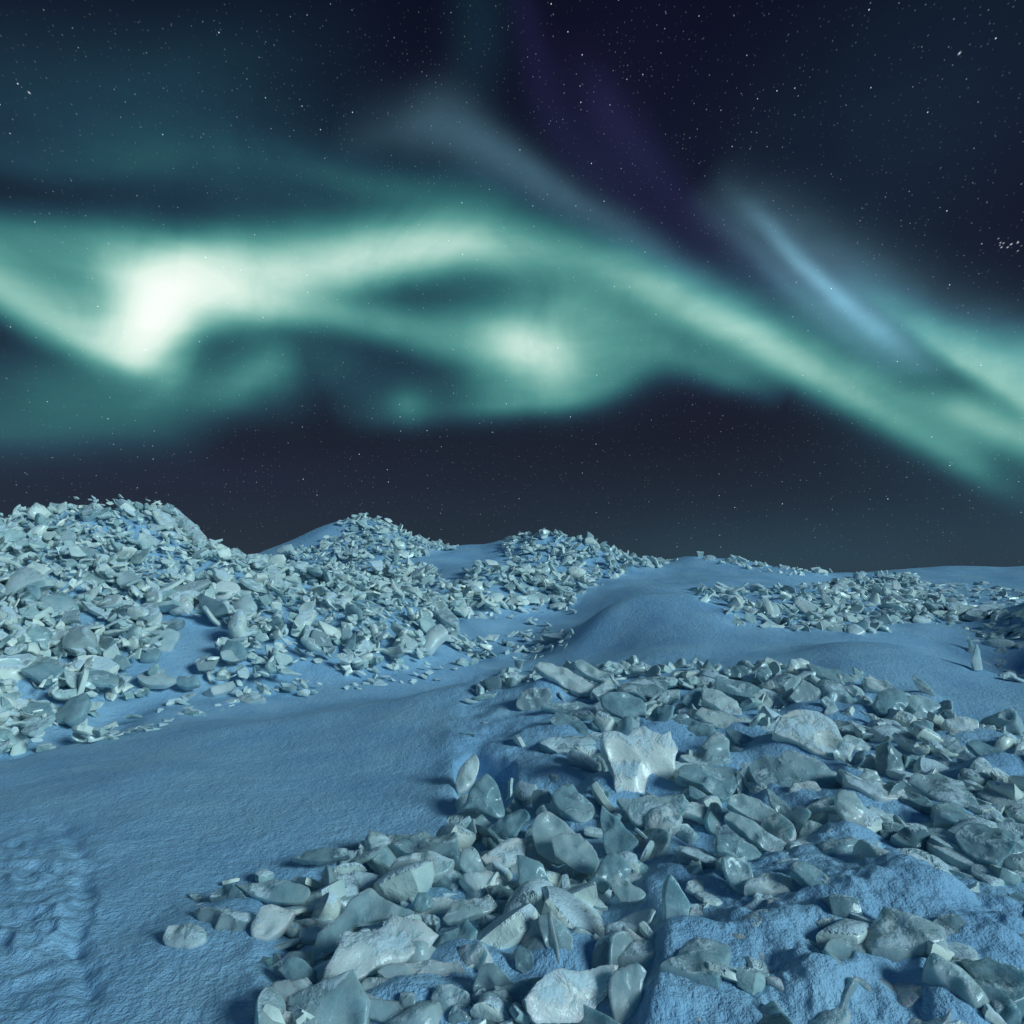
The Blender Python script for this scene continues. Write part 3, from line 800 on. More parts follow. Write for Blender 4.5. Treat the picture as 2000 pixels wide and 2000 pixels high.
# single blocks: name, lie, ice, thickness, label, outline on the photograph
BLOCKS = [
 ('ice_slab', 'm', 'w', '0', 'tall bright white slab standing upright with jagged top in near heap', '1182,1427 1198,1426 1229,1438 1240,1424 1263,1418 1280,1430 1294,1436 1313,1427 1316,1443 1327,1464 1322,1480 1320,1508 1310,1523 1285,1526 1279,1548 1241,1556 1207,1557 1204,1517 1192,1474'),
 ('ice_slab', 'l', 'i', '0', 'broad grey-green slab lying against the foot of the tall bright white slab', '1204,1564 1223,1561 1266,1551 1291,1556 1334,1553 1347,1570 1341,1585 1300,1618 1279,1612 1248,1612 1229,1592'),
 ('ice_slab', 'u', 'i', '0', 'smooth oval disc of ice tilted behind the tall bright white slab', '1170,1362 1189,1354 1223,1354 1251,1365 1263,1384 1260,1405 1251,1419 1229,1415 1195,1396 1176,1380'),
 ('ice_slab', 'f', 'd', '0', 'dark flat oval slab lying just behind the smooth oval disc', '1201,1334 1238,1320 1279,1323 1303,1339 1297,1352 1279,1365 1248,1362 1204,1346'),
 ('ice_slab', 'l', 'p', '0', 'long pale slab sloping down from the back edge of the near heap, beside the gap', '1043,1301 1052,1295 1083,1300 1120,1315 1154,1335 1170,1346 1161,1354 1130,1352 1086,1328 1061,1314'),
 ('ice_slab', 'l', 'i', '0', 'narrow slab behind and parallel to the long pale slab on the back edge', '1126,1293 1139,1290 1170,1309 1201,1318 1204,1334 1185,1334 1148,1318 1131,1306'),
 ('ice_shard', 'u', 'i', '0', 'triangular grey tooth of ice between the long pale slab and the oval disc', '1161,1343 1185,1326 1195,1328 1204,1352 1173,1357 1154,1360'),
 ('ice_slab', 'r', 'i', '0', 'slab leaning to the right against the smooth oval disc', '1254,1418 1279,1380 1297,1374 1316,1374 1313,1396 1291,1415 1275,1427'),
 ('ice_block', 'l', 'i', 'c', '', '1282,1365 1297,1349 1325,1345 1330,1362 1310,1373'),
 ('ice_slab', 'u', 'i', '0', '', '1334,1371 1347,1352 1369,1340 1372,1352 1362,1384 1344,1377'),
 ('ice_slab', 'f', 'i', '0', 'thin flat plate with ragged rim in front of the snow-capped dark block', '1058,1380 1086,1370 1130,1368 1157,1377 1148,1387 1117,1387 1080,1384'),
 ('ice_block', 'u', 'd', 'c', 'snow-capped dark block at the snowy back shoulder of the near heap', '1008,1368 1018,1349 1049,1343 1074,1345 1080,1362 1064,1374 1024,1384 1008,1380'),
 ('ice_slab', 'l', 'i', '0', '', '1072,1405 1086,1390 1123,1399 1148,1421 1151,1436 1126,1439 1092,1427'),
 ('ice_slab', 'f', 'd', '0', 'dark glassy plate lying flat on the snow left of the tall bright white slab', '1055,1453 1086,1438 1120,1432 1157,1439 1165,1452 1130,1461 1089,1472 1074,1464'),
 ('ice_slab', 'l', 'i', '0', 'short bar-shaped slab in front of the smooth oval disc', '1154,1408 1164,1402 1207,1399 1229,1415 1226,1427 1185,1424 1161,1419'),
 ('ice_block', 'u', 'i', 'c', 'rounded shoulder of ice beside the dark cut edge of the snow', '915,1561 928,1530 952,1508 968,1523 990,1579 990,1595 974,1599 940,1585 900,1582'),
 ('ice_block', 'u', 'p', 'c', 'pale rough knob wedged against the dark cut edge of the snow', '893,1523 903,1495 928,1467 939,1486 934,1511 915,1539 897,1548'),
 ('ice_block', 'u', 'd', 'c', 'dark clear cylindrical block sunk in snow near the cut edge', '1038,1548 1049,1542 1070,1545 1077,1557 1067,1582 1046,1585 1038,1570'),
 ('ice_slab', 'l', 'i', '0', 'square-ended slab sloping down beside the dark clear cylindrical block', '1078,1551 1105,1523 1126,1536 1157,1570 1161,1585 1139,1607 1111,1595'),
 ('ice_block', 'u', 'i', 'c', '', '1153,1557 1164,1530 1179,1533 1195,1548 1182,1570 1161,1573'),
 ('ice_slab', 'r', 'i', '0', 'tusk-shaped slab rising to the right from the snow below the cut edge', '956,1620 974,1601 1005,1582 1024,1582 1032,1595 1018,1610 1005,1635 984,1635'),
 ('ice_slab', 'u', 'i', '0', 'large rounded slab behind its twin in the middle of the near heap', '1038,1623 1049,1595 1070,1585 1089,1598 1114,1620 1136,1641 1130,1663 1095,1691 1049,1663'),
 ('ice_slab', 'u', 'i', '0', 'large rounded slab leaning in front of its twin in the middle of the heap', '1077,1638 1098,1630 1133,1630 1151,1648 1171,1688 1157,1713 1136,1707 1086,1675'),
 ('ice_shard', 'u', 'i', '0', 'sharp triangular shard pointing up below the tall bright white slab', '1176,1570 1195,1589 1220,1613 1248,1641 1223,1663 1185,1666 1178,1623'),
 ('ice_slab', 'l', 'p', '0', 'brick-like slab with a bright worn end left of the rounded twin slabs', '940,1675 968,1657 1011,1635 1033,1638 1027,1675 984,1694 956,1691'),
 ('ice_shard', 'u', 'i', '0', 'blunt tooth of ice standing in front of the brick-like slab', '898,1691 906,1657 921,1651 934,1663 952,1697 949,1716 918,1707'),
 ('ice_block', 'u', 'i', 'c', 'two-lobed block standing beside the curved blade of ice', '1147,1725 1164,1710 1179,1675 1198,1663 1223,1675 1238,1697 1223,1716 1179,1747'),
 ('ice_slab', 'u', 'i', '0', 'curved blade of ice leaning over the snowy bank', '1193,1728 1198,1707 1216,1713 1244,1734 1263,1747 1254,1759 1213,1762'),
 ('ice_slab', 'l', 'i', '0', 'streaked broad slab to the right of the tall bright white slab', '1325,1514 1338,1495 1378,1495 1418,1498 1440,1517 1434,1551 1418,1561 1378,1539'),
 ('ice_slab', 'l', 'p', '0', 'long log-like slab with a bright frosted end behind the pale ragged slab', '1372,1343 1409,1352 1440,1368 1450,1380 1450,1396 1425,1399 1393,1380 1372,1368'),
 ('ice_slab', 'l', 'i', '0', '', '1361,1390 1372,1379 1409,1387 1450,1405 1450,1424 1418,1421 1378,1405'),
 ('ice_block', 'l', 'i', 'c', 'frosted block with a hollow in its side behind the streaked broad slab', '1325,1467 1359,1455 1397,1424 1428,1439 1431,1480 1400,1489 1347,1480'),
 ('ice_slab', 'n', 'w', '0', 'large pale slab with ragged right edge tilted across the heap', '1510,1430 1537,1387 1568,1384 1602,1390 1624,1405 1639,1430 1645,1449 1667,1458 1658,1474 1639,1491 1605,1477 1574,1461 1537,1439'),
 ('ice_block', 'u', 'p', 'c', 'round white knob perched on the top corner of the large pale ragged slab', '1603,1366 1614,1360 1630,1368 1639,1384 1636,1396 1624,1402 1608,1396 1614,1380'),
 ('ice_slab', 'u', 'd', '0', 'dark triangular block in the shade behind the round white knob', '1543,1362 1569,1328 1599,1346 1611,1368 1599,1380 1574,1380'),
 ('ice_block', 'l', 'i', 'c', 'big smooth oblong boulder of ice on the back edge of the heap', '1594,1328 1605,1319 1630,1325 1658,1349 1680,1371 1676,1387 1648,1390 1630,1374 1602,1346'),
 ('ice_block', 'u', 'p', 'c', '', '1648,1340 1667,1335 1689,1349 1692,1359 1673,1359'),
 ('ice_slab', 'l', 'i', '0', 'thin slab pointing left above the big smooth oblong boulder', '1580,1297 1602,1301 1636,1309 1667,1323 1673,1332 1636,1334 1602,1320 1588,1312'),
 ('ice_block', 'u', 'w', 'c', 'snow-white lump on the skyline of the near heap', '1534,1309 1543,1287 1565,1283 1583,1290 1586,1306 1568,1318 1543,1312'),
 ('ice_block', 'u', 'i', 'c', 'rounded block in front of the snow-white lump', '1510,1340 1515,1315 1524,1307 1546,1315 1568,1321 1555,1340 1530,1349'),
 ('ice_block', 'u', 'i', 'c', 'blunt upright tooth left of the rounded block on the back edge', '1478,1321 1487,1304 1499,1301 1509,1318 1507,1343 1487,1334'),
 ('ice_block', 'u', 'd', 'c', 'dark low hump on the back edge left of the blunt upright tooth', '1412,1315 1425,1301 1450,1300 1471,1309 1475,1325 1443,1323'),
 ('ice_slab', 'l', 'i', '0', 'long lumpy plate running below the blunt upright tooth', '1400,1318 1419,1320 1462,1334 1490,1349 1506,1368 1481,1370 1437,1359 1400,1343'),
 ('ice_block', 'u', 'i', 'c', 'round boulder of ice on the right shoulder of the near heap', '1711,1374 1720,1352 1742,1343 1766,1352 1776,1374 1763,1399 1742,1404 1717,1393'),
 ('ice_block', 'l', 'i', 'c', '', '1686,1321 1698,1314 1726,1323 1748,1337 1751,1346 1723,1352 1692,1340'),
 ('ice_block', 'l', 'i', 'c', '', '1770,1356 1798,1356 1825,1365 1841,1380 1816,1396 1782,1384'),
 ('ice_block', 'l', 'p', 'c', 'thick pale block with a curled hollow end on the right shoulder', '1847,1402 1878,1396 1916,1408 1920,1424 1909,1444 1884,1439 1853,1436'),
 ('ice_shard', 'u', 'p', '0', 'small white two-horned splinter beside the round boulder', '1780,1396 1791,1387 1799,1374 1804,1390 1825,1396 1813,1402 1791,1405'),
 ('ice_block', 'l', 'i', 'c', '', '1780,1415 1804,1404 1830,1411 1825,1433 1801,1439 1785,1433'),
 ('ice_block', 'u', 'p', 'c', 'small pale cube in front of the block with the curled hollow end', '1849,1436 1860,1425 1878,1430 1877,1449 1853,1449'),
 ('ice_slab', 'r', 'i', '0', 'lone slab leaning out of the smooth drift behind the round boulder', '1782,1321 1788,1320 1807,1334 1829,1362 1825,1368 1801,1352'),
 ('ice_slab', 'l', 'i', '0', 'long smooth ramp-like slab on the right slope of the heap', '1884,1452 1909,1444 1959,1464 2000,1486 2000,1511 1975,1514 1928,1486'),
 ('ice_block', 'u', 'i', 'c', 'pointed snow-dusted block in front of the long ramp-like slab', '1891,1523 1897,1492 1922,1474 1931,1486 1940,1508 1928,1539 1897,1536'),
 ('ice_shard', 'u', 'p', '0', 'thin pale peg standing on end beside the pointed snow-dusted block', '1947,1517 1953,1511 1962,1533 1961,1561 1951,1565 1947,1545'),
 ('ice_slab', 'f', 'i', '0', 'wide flat slab sunk in snow on the right slope of the heap', '1776,1520 1791,1502 1835,1505 1884,1523 1903,1548 1912,1576 1866,1579 1832,1561'),
 ('ice_slab', 'l', 'd', '0', 'grey cracked slab under the edge of the wide smooth slab', '1459,1495 1487,1478 1524,1480 1546,1502 1565,1523 1540,1539 1543,1561 1496,1542 1471,1520'),
 ('ice_slab', 'l', 'i', '0', 'wide smooth slab sloping down in front of the large pale ragged slab', '1527,1467 1555,1466 1593,1480 1630,1508 1648,1530 1636,1553 1602,1536 1568,1520 1546,1498'),
 ('ice_block', 'u', 'p', 'c', 'round-topped pale block below the wide smooth slab', '1540,1545 1549,1526 1574,1520 1596,1523 1614,1548 1624,1573 1602,1582 1568,1576 1546,1567'),
 ('ice_slab', 'u', 'i', '0', 'long oval slab propped upright against a bank of loose snow', '1636,1561 1648,1543 1670,1545 1689,1576 1701,1623 1706,1651 1692,1655 1673,1629 1645,1589'),
 ('ice_slab', 'l', 'i', '0', 'upper of two long slabs stacked on the front of the heap', '1420,1573 1428,1556 1447,1550 1484,1564 1512,1585 1524,1604 1496,1610 1456,1592'),
 ('ice_slab', 'l', 'p', '0', 'lower of two long slabs stacked on the front, with a squared end', '1409,1595 1422,1584 1450,1595 1493,1620 1537,1644 1520,1671 1493,1657 1450,1623'),
 ('ice_shard', 'u', 'd', '0', 'thin dark blade standing behind the two long stacked slabs', '1496,1539 1515,1551 1546,1579 1544,1601 1524,1592 1506,1573'),
 ('ice_shard', 'u', 'i', '0', 'small splinter standing beside the streaked broad slab', '1440,1508 1450,1517 1462,1542 1461,1556 1443,1551'),
 ('ice_slab', 'l', 'p', '0', 'small arched slab over a dark hole in the snow', '1614,1623 1630,1612 1661,1623 1683,1651 1680,1663 1658,1654 1633,1638'),
 ('ice_slab', 'r', 'd', '0', 'dark upright disc under the ragged edge of the large pale slab', '1642,1508 1673,1474 1692,1469 1689,1489 1670,1512 1652,1512'),
 ('ice_block', 'l', 'p', 'c', 'small oblong block to the right of the large pale ragged slab', '1644,1436 1655,1429 1680,1436 1707,1449 1695,1461 1667,1458'),
 ('ice_slab', 'f', 'd', '0', 'dark curved plate half under snow behind the small oblong block', '1630,1405 1664,1408 1704,1421 1680,1427 1648,1427 1633,1419'),
 ('ice_slab', 'l', 'i', '0', '', '1400,1632 1437,1629 1478,1654 1490,1669 1462,1679 1419,1666 1400,1660'),
 ('ice_slab', 'u', 'i', '0', '', '1412,1675 1443,1679 1462,1700 1471,1734 1447,1734 1422,1710'),
 ('ice_slab', 'l', 'i', '0', 'smooth slab shaped like a surfboard on the lower right slope', '1546,1688 1568,1682 1599,1697 1636,1722 1648,1747 1617,1748 1574,1722'),
 ('ice_block', 'l', 'd', 'c', 'dark dull block half buried in loose snow on the lower right', '1739,1635 1773,1616 1810,1620 1825,1641 1822,1660 1782,1657'),
 ('ice_slab', 'l', 'i', '0', 'large blue-grey slab with dark left side, half buried in loose snow', '1726,1679 1745,1666 1788,1663 1816,1682 1832,1716 1835,1747 1773,1738 1732,1710'),
 ('ice_slab', 'f', 'i', '0', 'broad bluish slab nearly covered by snow near the right edge', '1866,1623 1884,1607 1922,1607 1959,1629 1984,1654 1947,1691 1903,1675 1872,1648'),
 ('ice_block', 'l', 'i', 'c', '', '1751,1495 1779,1474 1804,1474 1807,1489 1785,1498'),
 ('ice_block', 'u', 'i', 'c', '', '1676,1517 1689,1497 1714,1505 1729,1530 1704,1536'),
 ('ice_slab', 'f', 'd', '0', 'dark plank-like slab in a hollow beside the wide flat slab', '1760,1557 1773,1545 1810,1557 1835,1573 1829,1581 1791,1570'),
 ('ice_slab', 'l', 'i', '0', '', '1419,1424 1447,1427 1493,1449 1524,1467 1481,1467 1437,1449'),
 ('ice_shard', 'u', 'p', '0', 'thin white fang standing alone on the snow ridge at the right', '1905,1309 1904,1278 1909,1258 1916,1278 1919,1309'),
 ('ice_slab', 'n', 'p', '0', 'large slab with a scalloped top edge, biggest in the foreground', '628,1918 661,1852 678,1817 707,1821 732,1819 757,1802 767,1786 790,1794 823,1798 844,1815 860,1827 840,1856 790,1881 732,1898 678,1931'),
 ('ice_slab', 'u', 'i', '0', 'wide shadowed slab standing behind the scalloped slab', '604,1860 616,1827 666,1782 719,1738 757,1765 806,1786 748,1798 682,1815 657,1852 604,1881'),
 ('ice_slab', 'u', 'd', '0', 'thin grey flake squeezed between the scalloped slab and the shadowed slab', '635,1844 653,1806 682,1798 707,1806 678,1819 649,1864 637,1873'),
 ('ice_slab', 'f', 'i', '0', 'long flat tongue of ice lying on the snow left of the heap', '670,1641 732,1624 831,1614 893,1616 893,1657 848,1659 765,1655 686,1651'),
 ('ice_block', 'l', 'i', 'c', 'thick squared block under the long flat tongue', '757,1699 782,1674 852,1666 885,1678 873,1699 831,1719 761,1730'),
 ('ice_slab', 'f', 'd', '0', 'dark frosted lid of ice lying flush with the open snow', '570,1678 599,1664 678,1661 682,1672 624,1682'),
 ('ice_block', 'u', 'i', 'c', 'small round ball of ice behind the scalloped slab', '806,1765 817,1742 835,1740 848,1757 844,1773 823,1782 811,1777'),
 ('ice_slab', 'f', 'd', '0', 'clear wedge of ice with bright rims beside the small round ball', '823,1786 848,1786 860,1796 852,1808 831,1804'),
 ('ice_slab', 'l', 'i', '0', 'hazy snow-dusted slab behind the scalloped slab', '864,1790 881,1761 914,1753 955,1744 972,1765 931,1782 873,1798'),
 ('ice_block', 'u', 'd', 'c', '', '931,1806 939,1786 968,1788 982,1815 972,1840 947,1844'),
 ('ice_block', 'u', 'i', 'c', 'bright peaked block to the right of the scalloped slab', '848,1852 864,1823 889,1811 914,1790 935,1815 927,1840 885,1864 852,1873'),
 ('ice_slab', 'l', 'i', '0', 'low slab with a pointed left tip in front of the scalloped slab', '746,1898 773,1881 815,1879 860,1875 906,1873 922,1898 914,1918 848,1931 798,1918'),
 ('ice_slab', 'u', 'd', '0', 'dark leaf-shaped slab with a pointed right tip at the front of the heap', '922,1927 935,1889 960,1881 984,1898 1009,1931 1030,1945 976,1972 943,1968 927,1951'),
 ('ice_block', 'u', 'i', 'c', 'cube-like block in front of the low pointed slab', '840,1951 852,1924 881,1922 914,1939 920,1960 898,1972 864,1989 844,1976'),
 ('ice_block', 'u', 'd', 'c', 'small dark block at the foot of the cube-like block', '875,1980 889,1962 918,1964 931,1976 906,2000 877,2000'),
 ('ice_block', 'u', 'i', 'c', 'rounded block in the hollow left of the scalloped slab', '543,1893 566,1866 599,1877 620,1898 624,1918 591,1918 554,1906'),
 ('ice_block', 'l', 'i', 'c', '', '695,1927 715,1906 748,1908 786,1927 790,1943 732,1947'),
 ('ice_slab', 'l', 'i', '0', 'very long low slab along the front below the scalloped slab', '525,1918 562,1908 637,1922 732,1943 806,1951 815,1968 790,1993 707,1980 604,1972 550,1947'),
 ('ice_slab', 'l', 'p', '0', '', '504,1997 533,1976 583,1984 620,1999 541,2000'),
 ('ice_slab', 'm', 'w', '0', 'wide pale slab with a bright face at the very front of the heap', '1028,1951 1051,1918 1088,1893 1129,1898 1179,1885 1212,1885 1196,1922 1171,1960 1146,1999 1051,1999 1034,1976'),
 ('ice_slab', 'u', 'i', '0', 'upright slab with snow on its shoulder beside the wide pale front slab', '1196,1918 1204,1898 1249,1881 1266,1898 1258,1935 1245,1999 1204,1999 1196,1955'),
 ('ice_block', 'u', 'd', 'c', 'small dark stub beside a black hole in front of the twin slabs', '1001,1856 1013,1844 1038,1856 1042,1885 1026,1906 1005,1889'),
 ('ice_shard', 'u', 'i', '0', 'tall snow-backed shard rising from the snow in front of the twin slabs', '1049,1790 1063,1782 1100,1802 1117,1831 1113,1885 1088,1889 1067,1852'),
 ('ice_slab', 'l', 'd', '0', 'dark tilted plate at the left end of the small cluster on the open snow', '405,1754 424,1733 452,1726 480,1754 466,1768 424,1766'),
 ('ice_slab', 'l', 'i', '0', 'long slab with a bright snowy end at the back of the small cluster', '456,1726 512,1721 573,1726 605,1740 592,1763 536,1763 489,1749'),
 ('ice_block', 'l', 'd', 'c', 'dull grey loaf-shaped block in the small cluster on the open snow', '375,1773 391,1763 447,1766 503,1775 489,1805 461,1817 410,1805 382,1791'),
 ('ice_block', 'l', 'p', 'c', 'snow-topped rounded block at the right of the loaf-shaped block', '491,1805 512,1768 540,1763 582,1773 559,1805 522,1833 494,1829'),
 ('ice_block', 'l', 'p', 'c', 'pale squarish block in front of the loaf-shaped block', '312,1829 326,1805 368,1798 401,1815 401,1833 363,1854 321,1847'),
 ('ice_slab', 's', 'i', '0', 'tall narrow slab standing alone in the lumpy snow', '1299,1765 1310,1707 1328,1732 1347,1765 1345,1815 1337,1852 1312,1848 1301,1806'),
 ('ice_shard', 'u', 'i', '0', 'short speckled slab leaning back beside the tall narrow slab', '1413,1678 1432,1674 1465,1690 1473,1736 1486,1755 1465,1753 1436,1732'),
 ('ice_slab', 'l', 'i', '0', 'long slab with a glinting rounded end on the lower right slope', '1546,1699 1564,1682 1606,1699 1651,1736 1664,1765 1651,1790 1622,1765 1581,1732'),
 ('ice_block', 'l', 'd', 'c', 'dark frost-covered lump under an overhang of snow', '1589,1802 1639,1790 1660,1811 1666,1842 1635,1840'),
 ('ice_slab', 'l', 'd', '0', 'big dark wedge-shaped slab at the right edge', '1821,1840 1838,1786 1879,1788 1912,1823 1958,1873 1904,1860 1846,1856'),
 ('ice_slab', 'f', 'i', '0', 'smooth grainy slab in front of the big dark wedge, bottom right', '1871,1873 1929,1869 2000,1898 2000,1947 1941,1968 1904,1914'),
 ('ice_slab', 'l', 'd', '0', '', '1682,1773 1697,1755 1726,1773 1734,1798 1697,1790'),
 ('ice_slab', 'l', 'i', '0', '', '1742,1786 1771,1769 1821,1773 1821,1802 1771,1802'),
 ('ice_block', 'u', 'p', 'c', 'biggest pale boulder on the left hill', '0,1154 7,1125 40,1097 65,1107 87,1125 89,1146 65,1161 29,1168 0,1168'),
 ('ice_block', 'u', 'i', 'c', 'bright-sided boulder above the biggest pale boulder on the left hill', '0,1063 11,1045 33,1043 47,1059 47,1078 14,1078'),
 ('ice_block', 'u', 'p', 'c', 'squat pale block below the top of the left hill', '103,1052 123,1034 145,1036 152,1059 138,1070 109,1067'),
 ('ice_slab', 'l', 'i', '0', 'long tilted plank-like slab high on the left hill', '123,1067 152,1065 196,1081 221,1096 214,1103 170,1088'),
 ('ice_slab', 'u', 'p', '0', 'pale faceted slab halfway up the left hill', '225,1136 232,1117 254,1114 283,1136 279,1154 268,1166 250,1150'),
 ('ice_block', 'l', 'p', 'c', 'broad whale-backed block on the right flank of the left hill', '400,1154 428,1136 464,1134 496,1150 486,1161 435,1159'),
 ('ice_slab', 'l', 'i', '0', 'wide flat sheet lying across the middle of the left hill', '286,1168 326,1150 391,1132 417,1136 380,1157 326,1172'),
 ('ice_slab', 'u', 'd', '0', 'square grey plate facing out below the wide flat sheet', '384,1164 399,1161 428,1172 446,1197 406,1201 391,1183'),
 ('ice_block', 'u', 'p', 'c', '', '446,1179 471,1161 500,1175 496,1190 471,1201'),
 ('ice_shard', 'u', 'i', '0', 'upright shark-fin shard at the foot of the left hill', '667,1248 665,1212 678,1215 688,1237 685,1251'),
 ('ice_shard', 'r', 'i', '0', 'leaning dagger-like shard in front of the shark-fin shard', '670,1273 678,1251 694,1235 690,1266'),
 ('ice_slab', 'u', 'd', '0', 'dark squarish plate left of the shark-fin shard', '607,1244 616,1226 645,1241 652,1262 623,1262'),
 ('ice_slab', 'f', 'i', '0', 'longest smooth sheet at the left end of the snow pocket', '0,1262 22,1262 91,1284 156,1311 109,1309 43,1295 0,1280'),
 ('ice_slab', 'r', 'i', '0', '', '505,1230 514,1212 543,1201 551,1215 525,1233'),
 ('ice_slab', 'l', 'p', '0', 'long slab forming the right-hand crest of the left hill', '264,978 290,982 348,992 373,1016 409,1049 380,1052 348,1030 312,1005'),
 ('ice_slab', 'f', 'd', '0', '', '236,1255 254,1251 290,1266 283,1273 254,1266'),
 ('ice_slab', 'f', 'd', '0', 'thin sheet overhanging the top of the snow pocket', '290,1230 319,1213 362,1212 348,1222 304,1233'),
 ('ice_slab', 'f', 'p', '0', '', '120,1179 145,1161 196,1154 203,1164 156,1183'),
 ('ice_slab', 'r', 'p', '0', '', '188,1183 210,1164 236,1163 225,1179 203,1190'),
 ('ice_slab', 'u', 'd', '0', 'dark slab at the lower end of the snow pocket', '382,1291 399,1280 431,1284 420,1306 388,1309'),
 ('ice_slab', 'l', 'p', '0', '', '69,1255 80,1237 120,1226 130,1237 91,1259'),
 ('ice_slab', 'u', 'd', '0', '', '170,1255 188,1237 217,1241 226,1251 210,1273 181,1270'),
 ('ice_block', 'u', 'd', 'c', '', '210,1219 221,1190 254,1179 275,1190 254,1208 225,1222'),
 ('ice_block', 'u', 'p', 'c', 'white snow-capped block above the snow pocket', '279,1201 297,1179 319,1197 312,1219 290,1222'),
 ('ice_slab', 'l', 'p', '0', '', '264,1320 283,1309 319,1317 344,1328 319,1337 283,1335'),
 ('ice_block', 'u', 'i', 'c', '', '341,1331 351,1317 384,1317 391,1335 362,1342'),
 ('ice_slab', 'l', 'i', '0', '', '464,1360 500,1349 522,1367 486,1375'),
 ('ice_slab', 'l', 'p', '0', 'long bright slab sloping in the rubble behind the smooth dune', '1551,1175 1559,1163 1584,1175 1607,1194 1599,1204 1572,1194'),
 ('ice_shard', 'u', 'i', '0', 'pointed dark spike right of the long bright slab behind the dune', '1605,1157 1611,1157 1632,1182 1623,1190 1613,1182'),
 ('ice_shard', 'u', 'p', '0', 'white upright horn in the far rubble at the right', '1745,1134 1751,1132 1762,1155 1755,1159 1745,1148'),
 ('ice_block', 'u', 'p', 'c', 'squat white block at the front of the rubble behind the dune', '1652,1221 1669,1215 1693,1233 1681,1241 1656,1241'),
 ('ice_block', 'u', 'i', 'c', '', '1613,1223 1630,1215 1654,1229 1650,1237 1623,1233'),
 ('ice_slab', 'f', 'd', '0', 'dark flat plate with a shadow beneath in the right rubble', '1716,1190 1751,1190 1792,1202 1786,1212 1739,1206'),
 ('ice_block', 'u', 'p', 'c', '', '1483,1190 1498,1177 1518,1179 1526,1202 1498,1204'),
 ('ice_slab', 'l', 'i', '0', 'lens-shaped slab beneath the far snow crest', '1625,1149 1642,1136 1667,1134 1658,1148 1634,1155'),
 ('ice_block', 'u', 'p', 'c', '', '1722,1155 1731,1149 1751,1153 1747,1163 1727,1163'),
 ('ice_slab', 'f', 'd', '0', 'thin dark plate lying far right on the snow slope', '1883,1202 1910,1186 1968,1179 1941,1198 1910,1208'),
 ('ice_shard', 'u', 'i', '0', 'grey fang in the dark dip beyond the white fang', '1891,1272 1892,1241 1906,1264 1906,1280'),
 ('ice_slab', 'l', 'i', '0', 'long sliding slab on the right flank above the gap', '817,1171 839,1164 875,1186 897,1211 893,1229 854,1196'),
 ('ice_block', 'u', 'p', 'c', '', '767,1251 788,1236 814,1251 799,1269 778,1269'),
 ('ice_block', 'u', 'p', 'c', 'steep peaked mass of ice above the gap', '825,1269 836,1229 861,1213 879,1233 854,1251 839,1269'),
 ('ice_slab', 'f', 'd', '0', 'dark log-like slab lying alone on the floor of the gap', '1060,1238 1086,1234 1122,1240 1114,1247 1078,1245'),
 ('ice_shard', 'u', 'p', '0', 'white peak standing on the crest of the far hill', '1140,1059 1147,1039 1160,1048 1160,1062 1143,1066'),
 ('ice_block', 'u', 'p', 'c', '', '1078,1167 1096,1155 1122,1157 1107,1171 1082,1176'),
 ('ice_block', 'u', 'p', 'c', '', '1038,1167 1053,1157 1075,1164 1067,1175'),
]

for _k, _b in enumerate(BLOCKS): build_block(_k, *_b)

# ------------------------------------------------------------------ the rest of the rubble
POCKET = [(170,1322),(230,1300),(300,1268),(360,1232),(470,1222),(450,1250),(420,1272),(350,1305),(240,1325)]
def scatter():
    rs = np.random.RandomState(5)
    out = []
    for name, poly, cover, (l0, l1), sink in AREAS:
        P = np.array(poly, float); (x0, y0), (x1, y1) = P.min(0), P.max(0)
        n = 26000
        x = rs.uniform(x0, x1, n); y = rs.uniform(y0, y1, n)
        m = in_poly(x, y, poly); x, y = x[m], y[m]
        pos, ok = hit(x, y); pos = pos[ok]; x = x[ok]; y = y[ok]
        if name == 'left hill':
            k = ~in_poly(x, y, POCKET) & ((fbm(pos[:, 0] * .55 + 4, pos[:, 1] * .75, 2, 88) > -.10) | (y < 1190)); pos, x, y = pos[k], x[k], y[k]
        if name == 'near heap':
            k = ~in_poly(x, y, MANTLE) | (rs.uniform(0, 1, len(x)) < .12); pos, x, y = pos[k], x[k], y[k]
        N = ground_normal(pos[:, 0], pos[:, 1])
        v = pos - EYE; dist = np.linalg.norm(v, axis=1); cosv = np.clip(-(N * v).sum(1) / dist, .14, 1)
        apx = (x1 - x0) * (y1 - y0) / n
        wa = apx * dist ** 2 / FPX ** 2 / cosv * np.cos(np.arctan(np.hypot(x - 1000, y - 1000) / FPX)) ** 0
        area = wa.sum()
        u = rs.uniform(0, 1, 9000); p = 1.9
        Ls = (l0 ** -p + u * (l1 ** -p - l0 ** -p)) ** (-1 / p)
        mean = (Ls ** 2 * .55).mean()
        cnt = int(min(cover * area / mean * 1.15, 3600, len(x)))
        pick = rs.choice(len(x), cnt, replace=False, p=wa / area)
        for j, i in enumerate(pick):
            out.append((name, pos[i], N[i], Ls[j % len(Ls)], sink, x[i], y[i]))
    return out

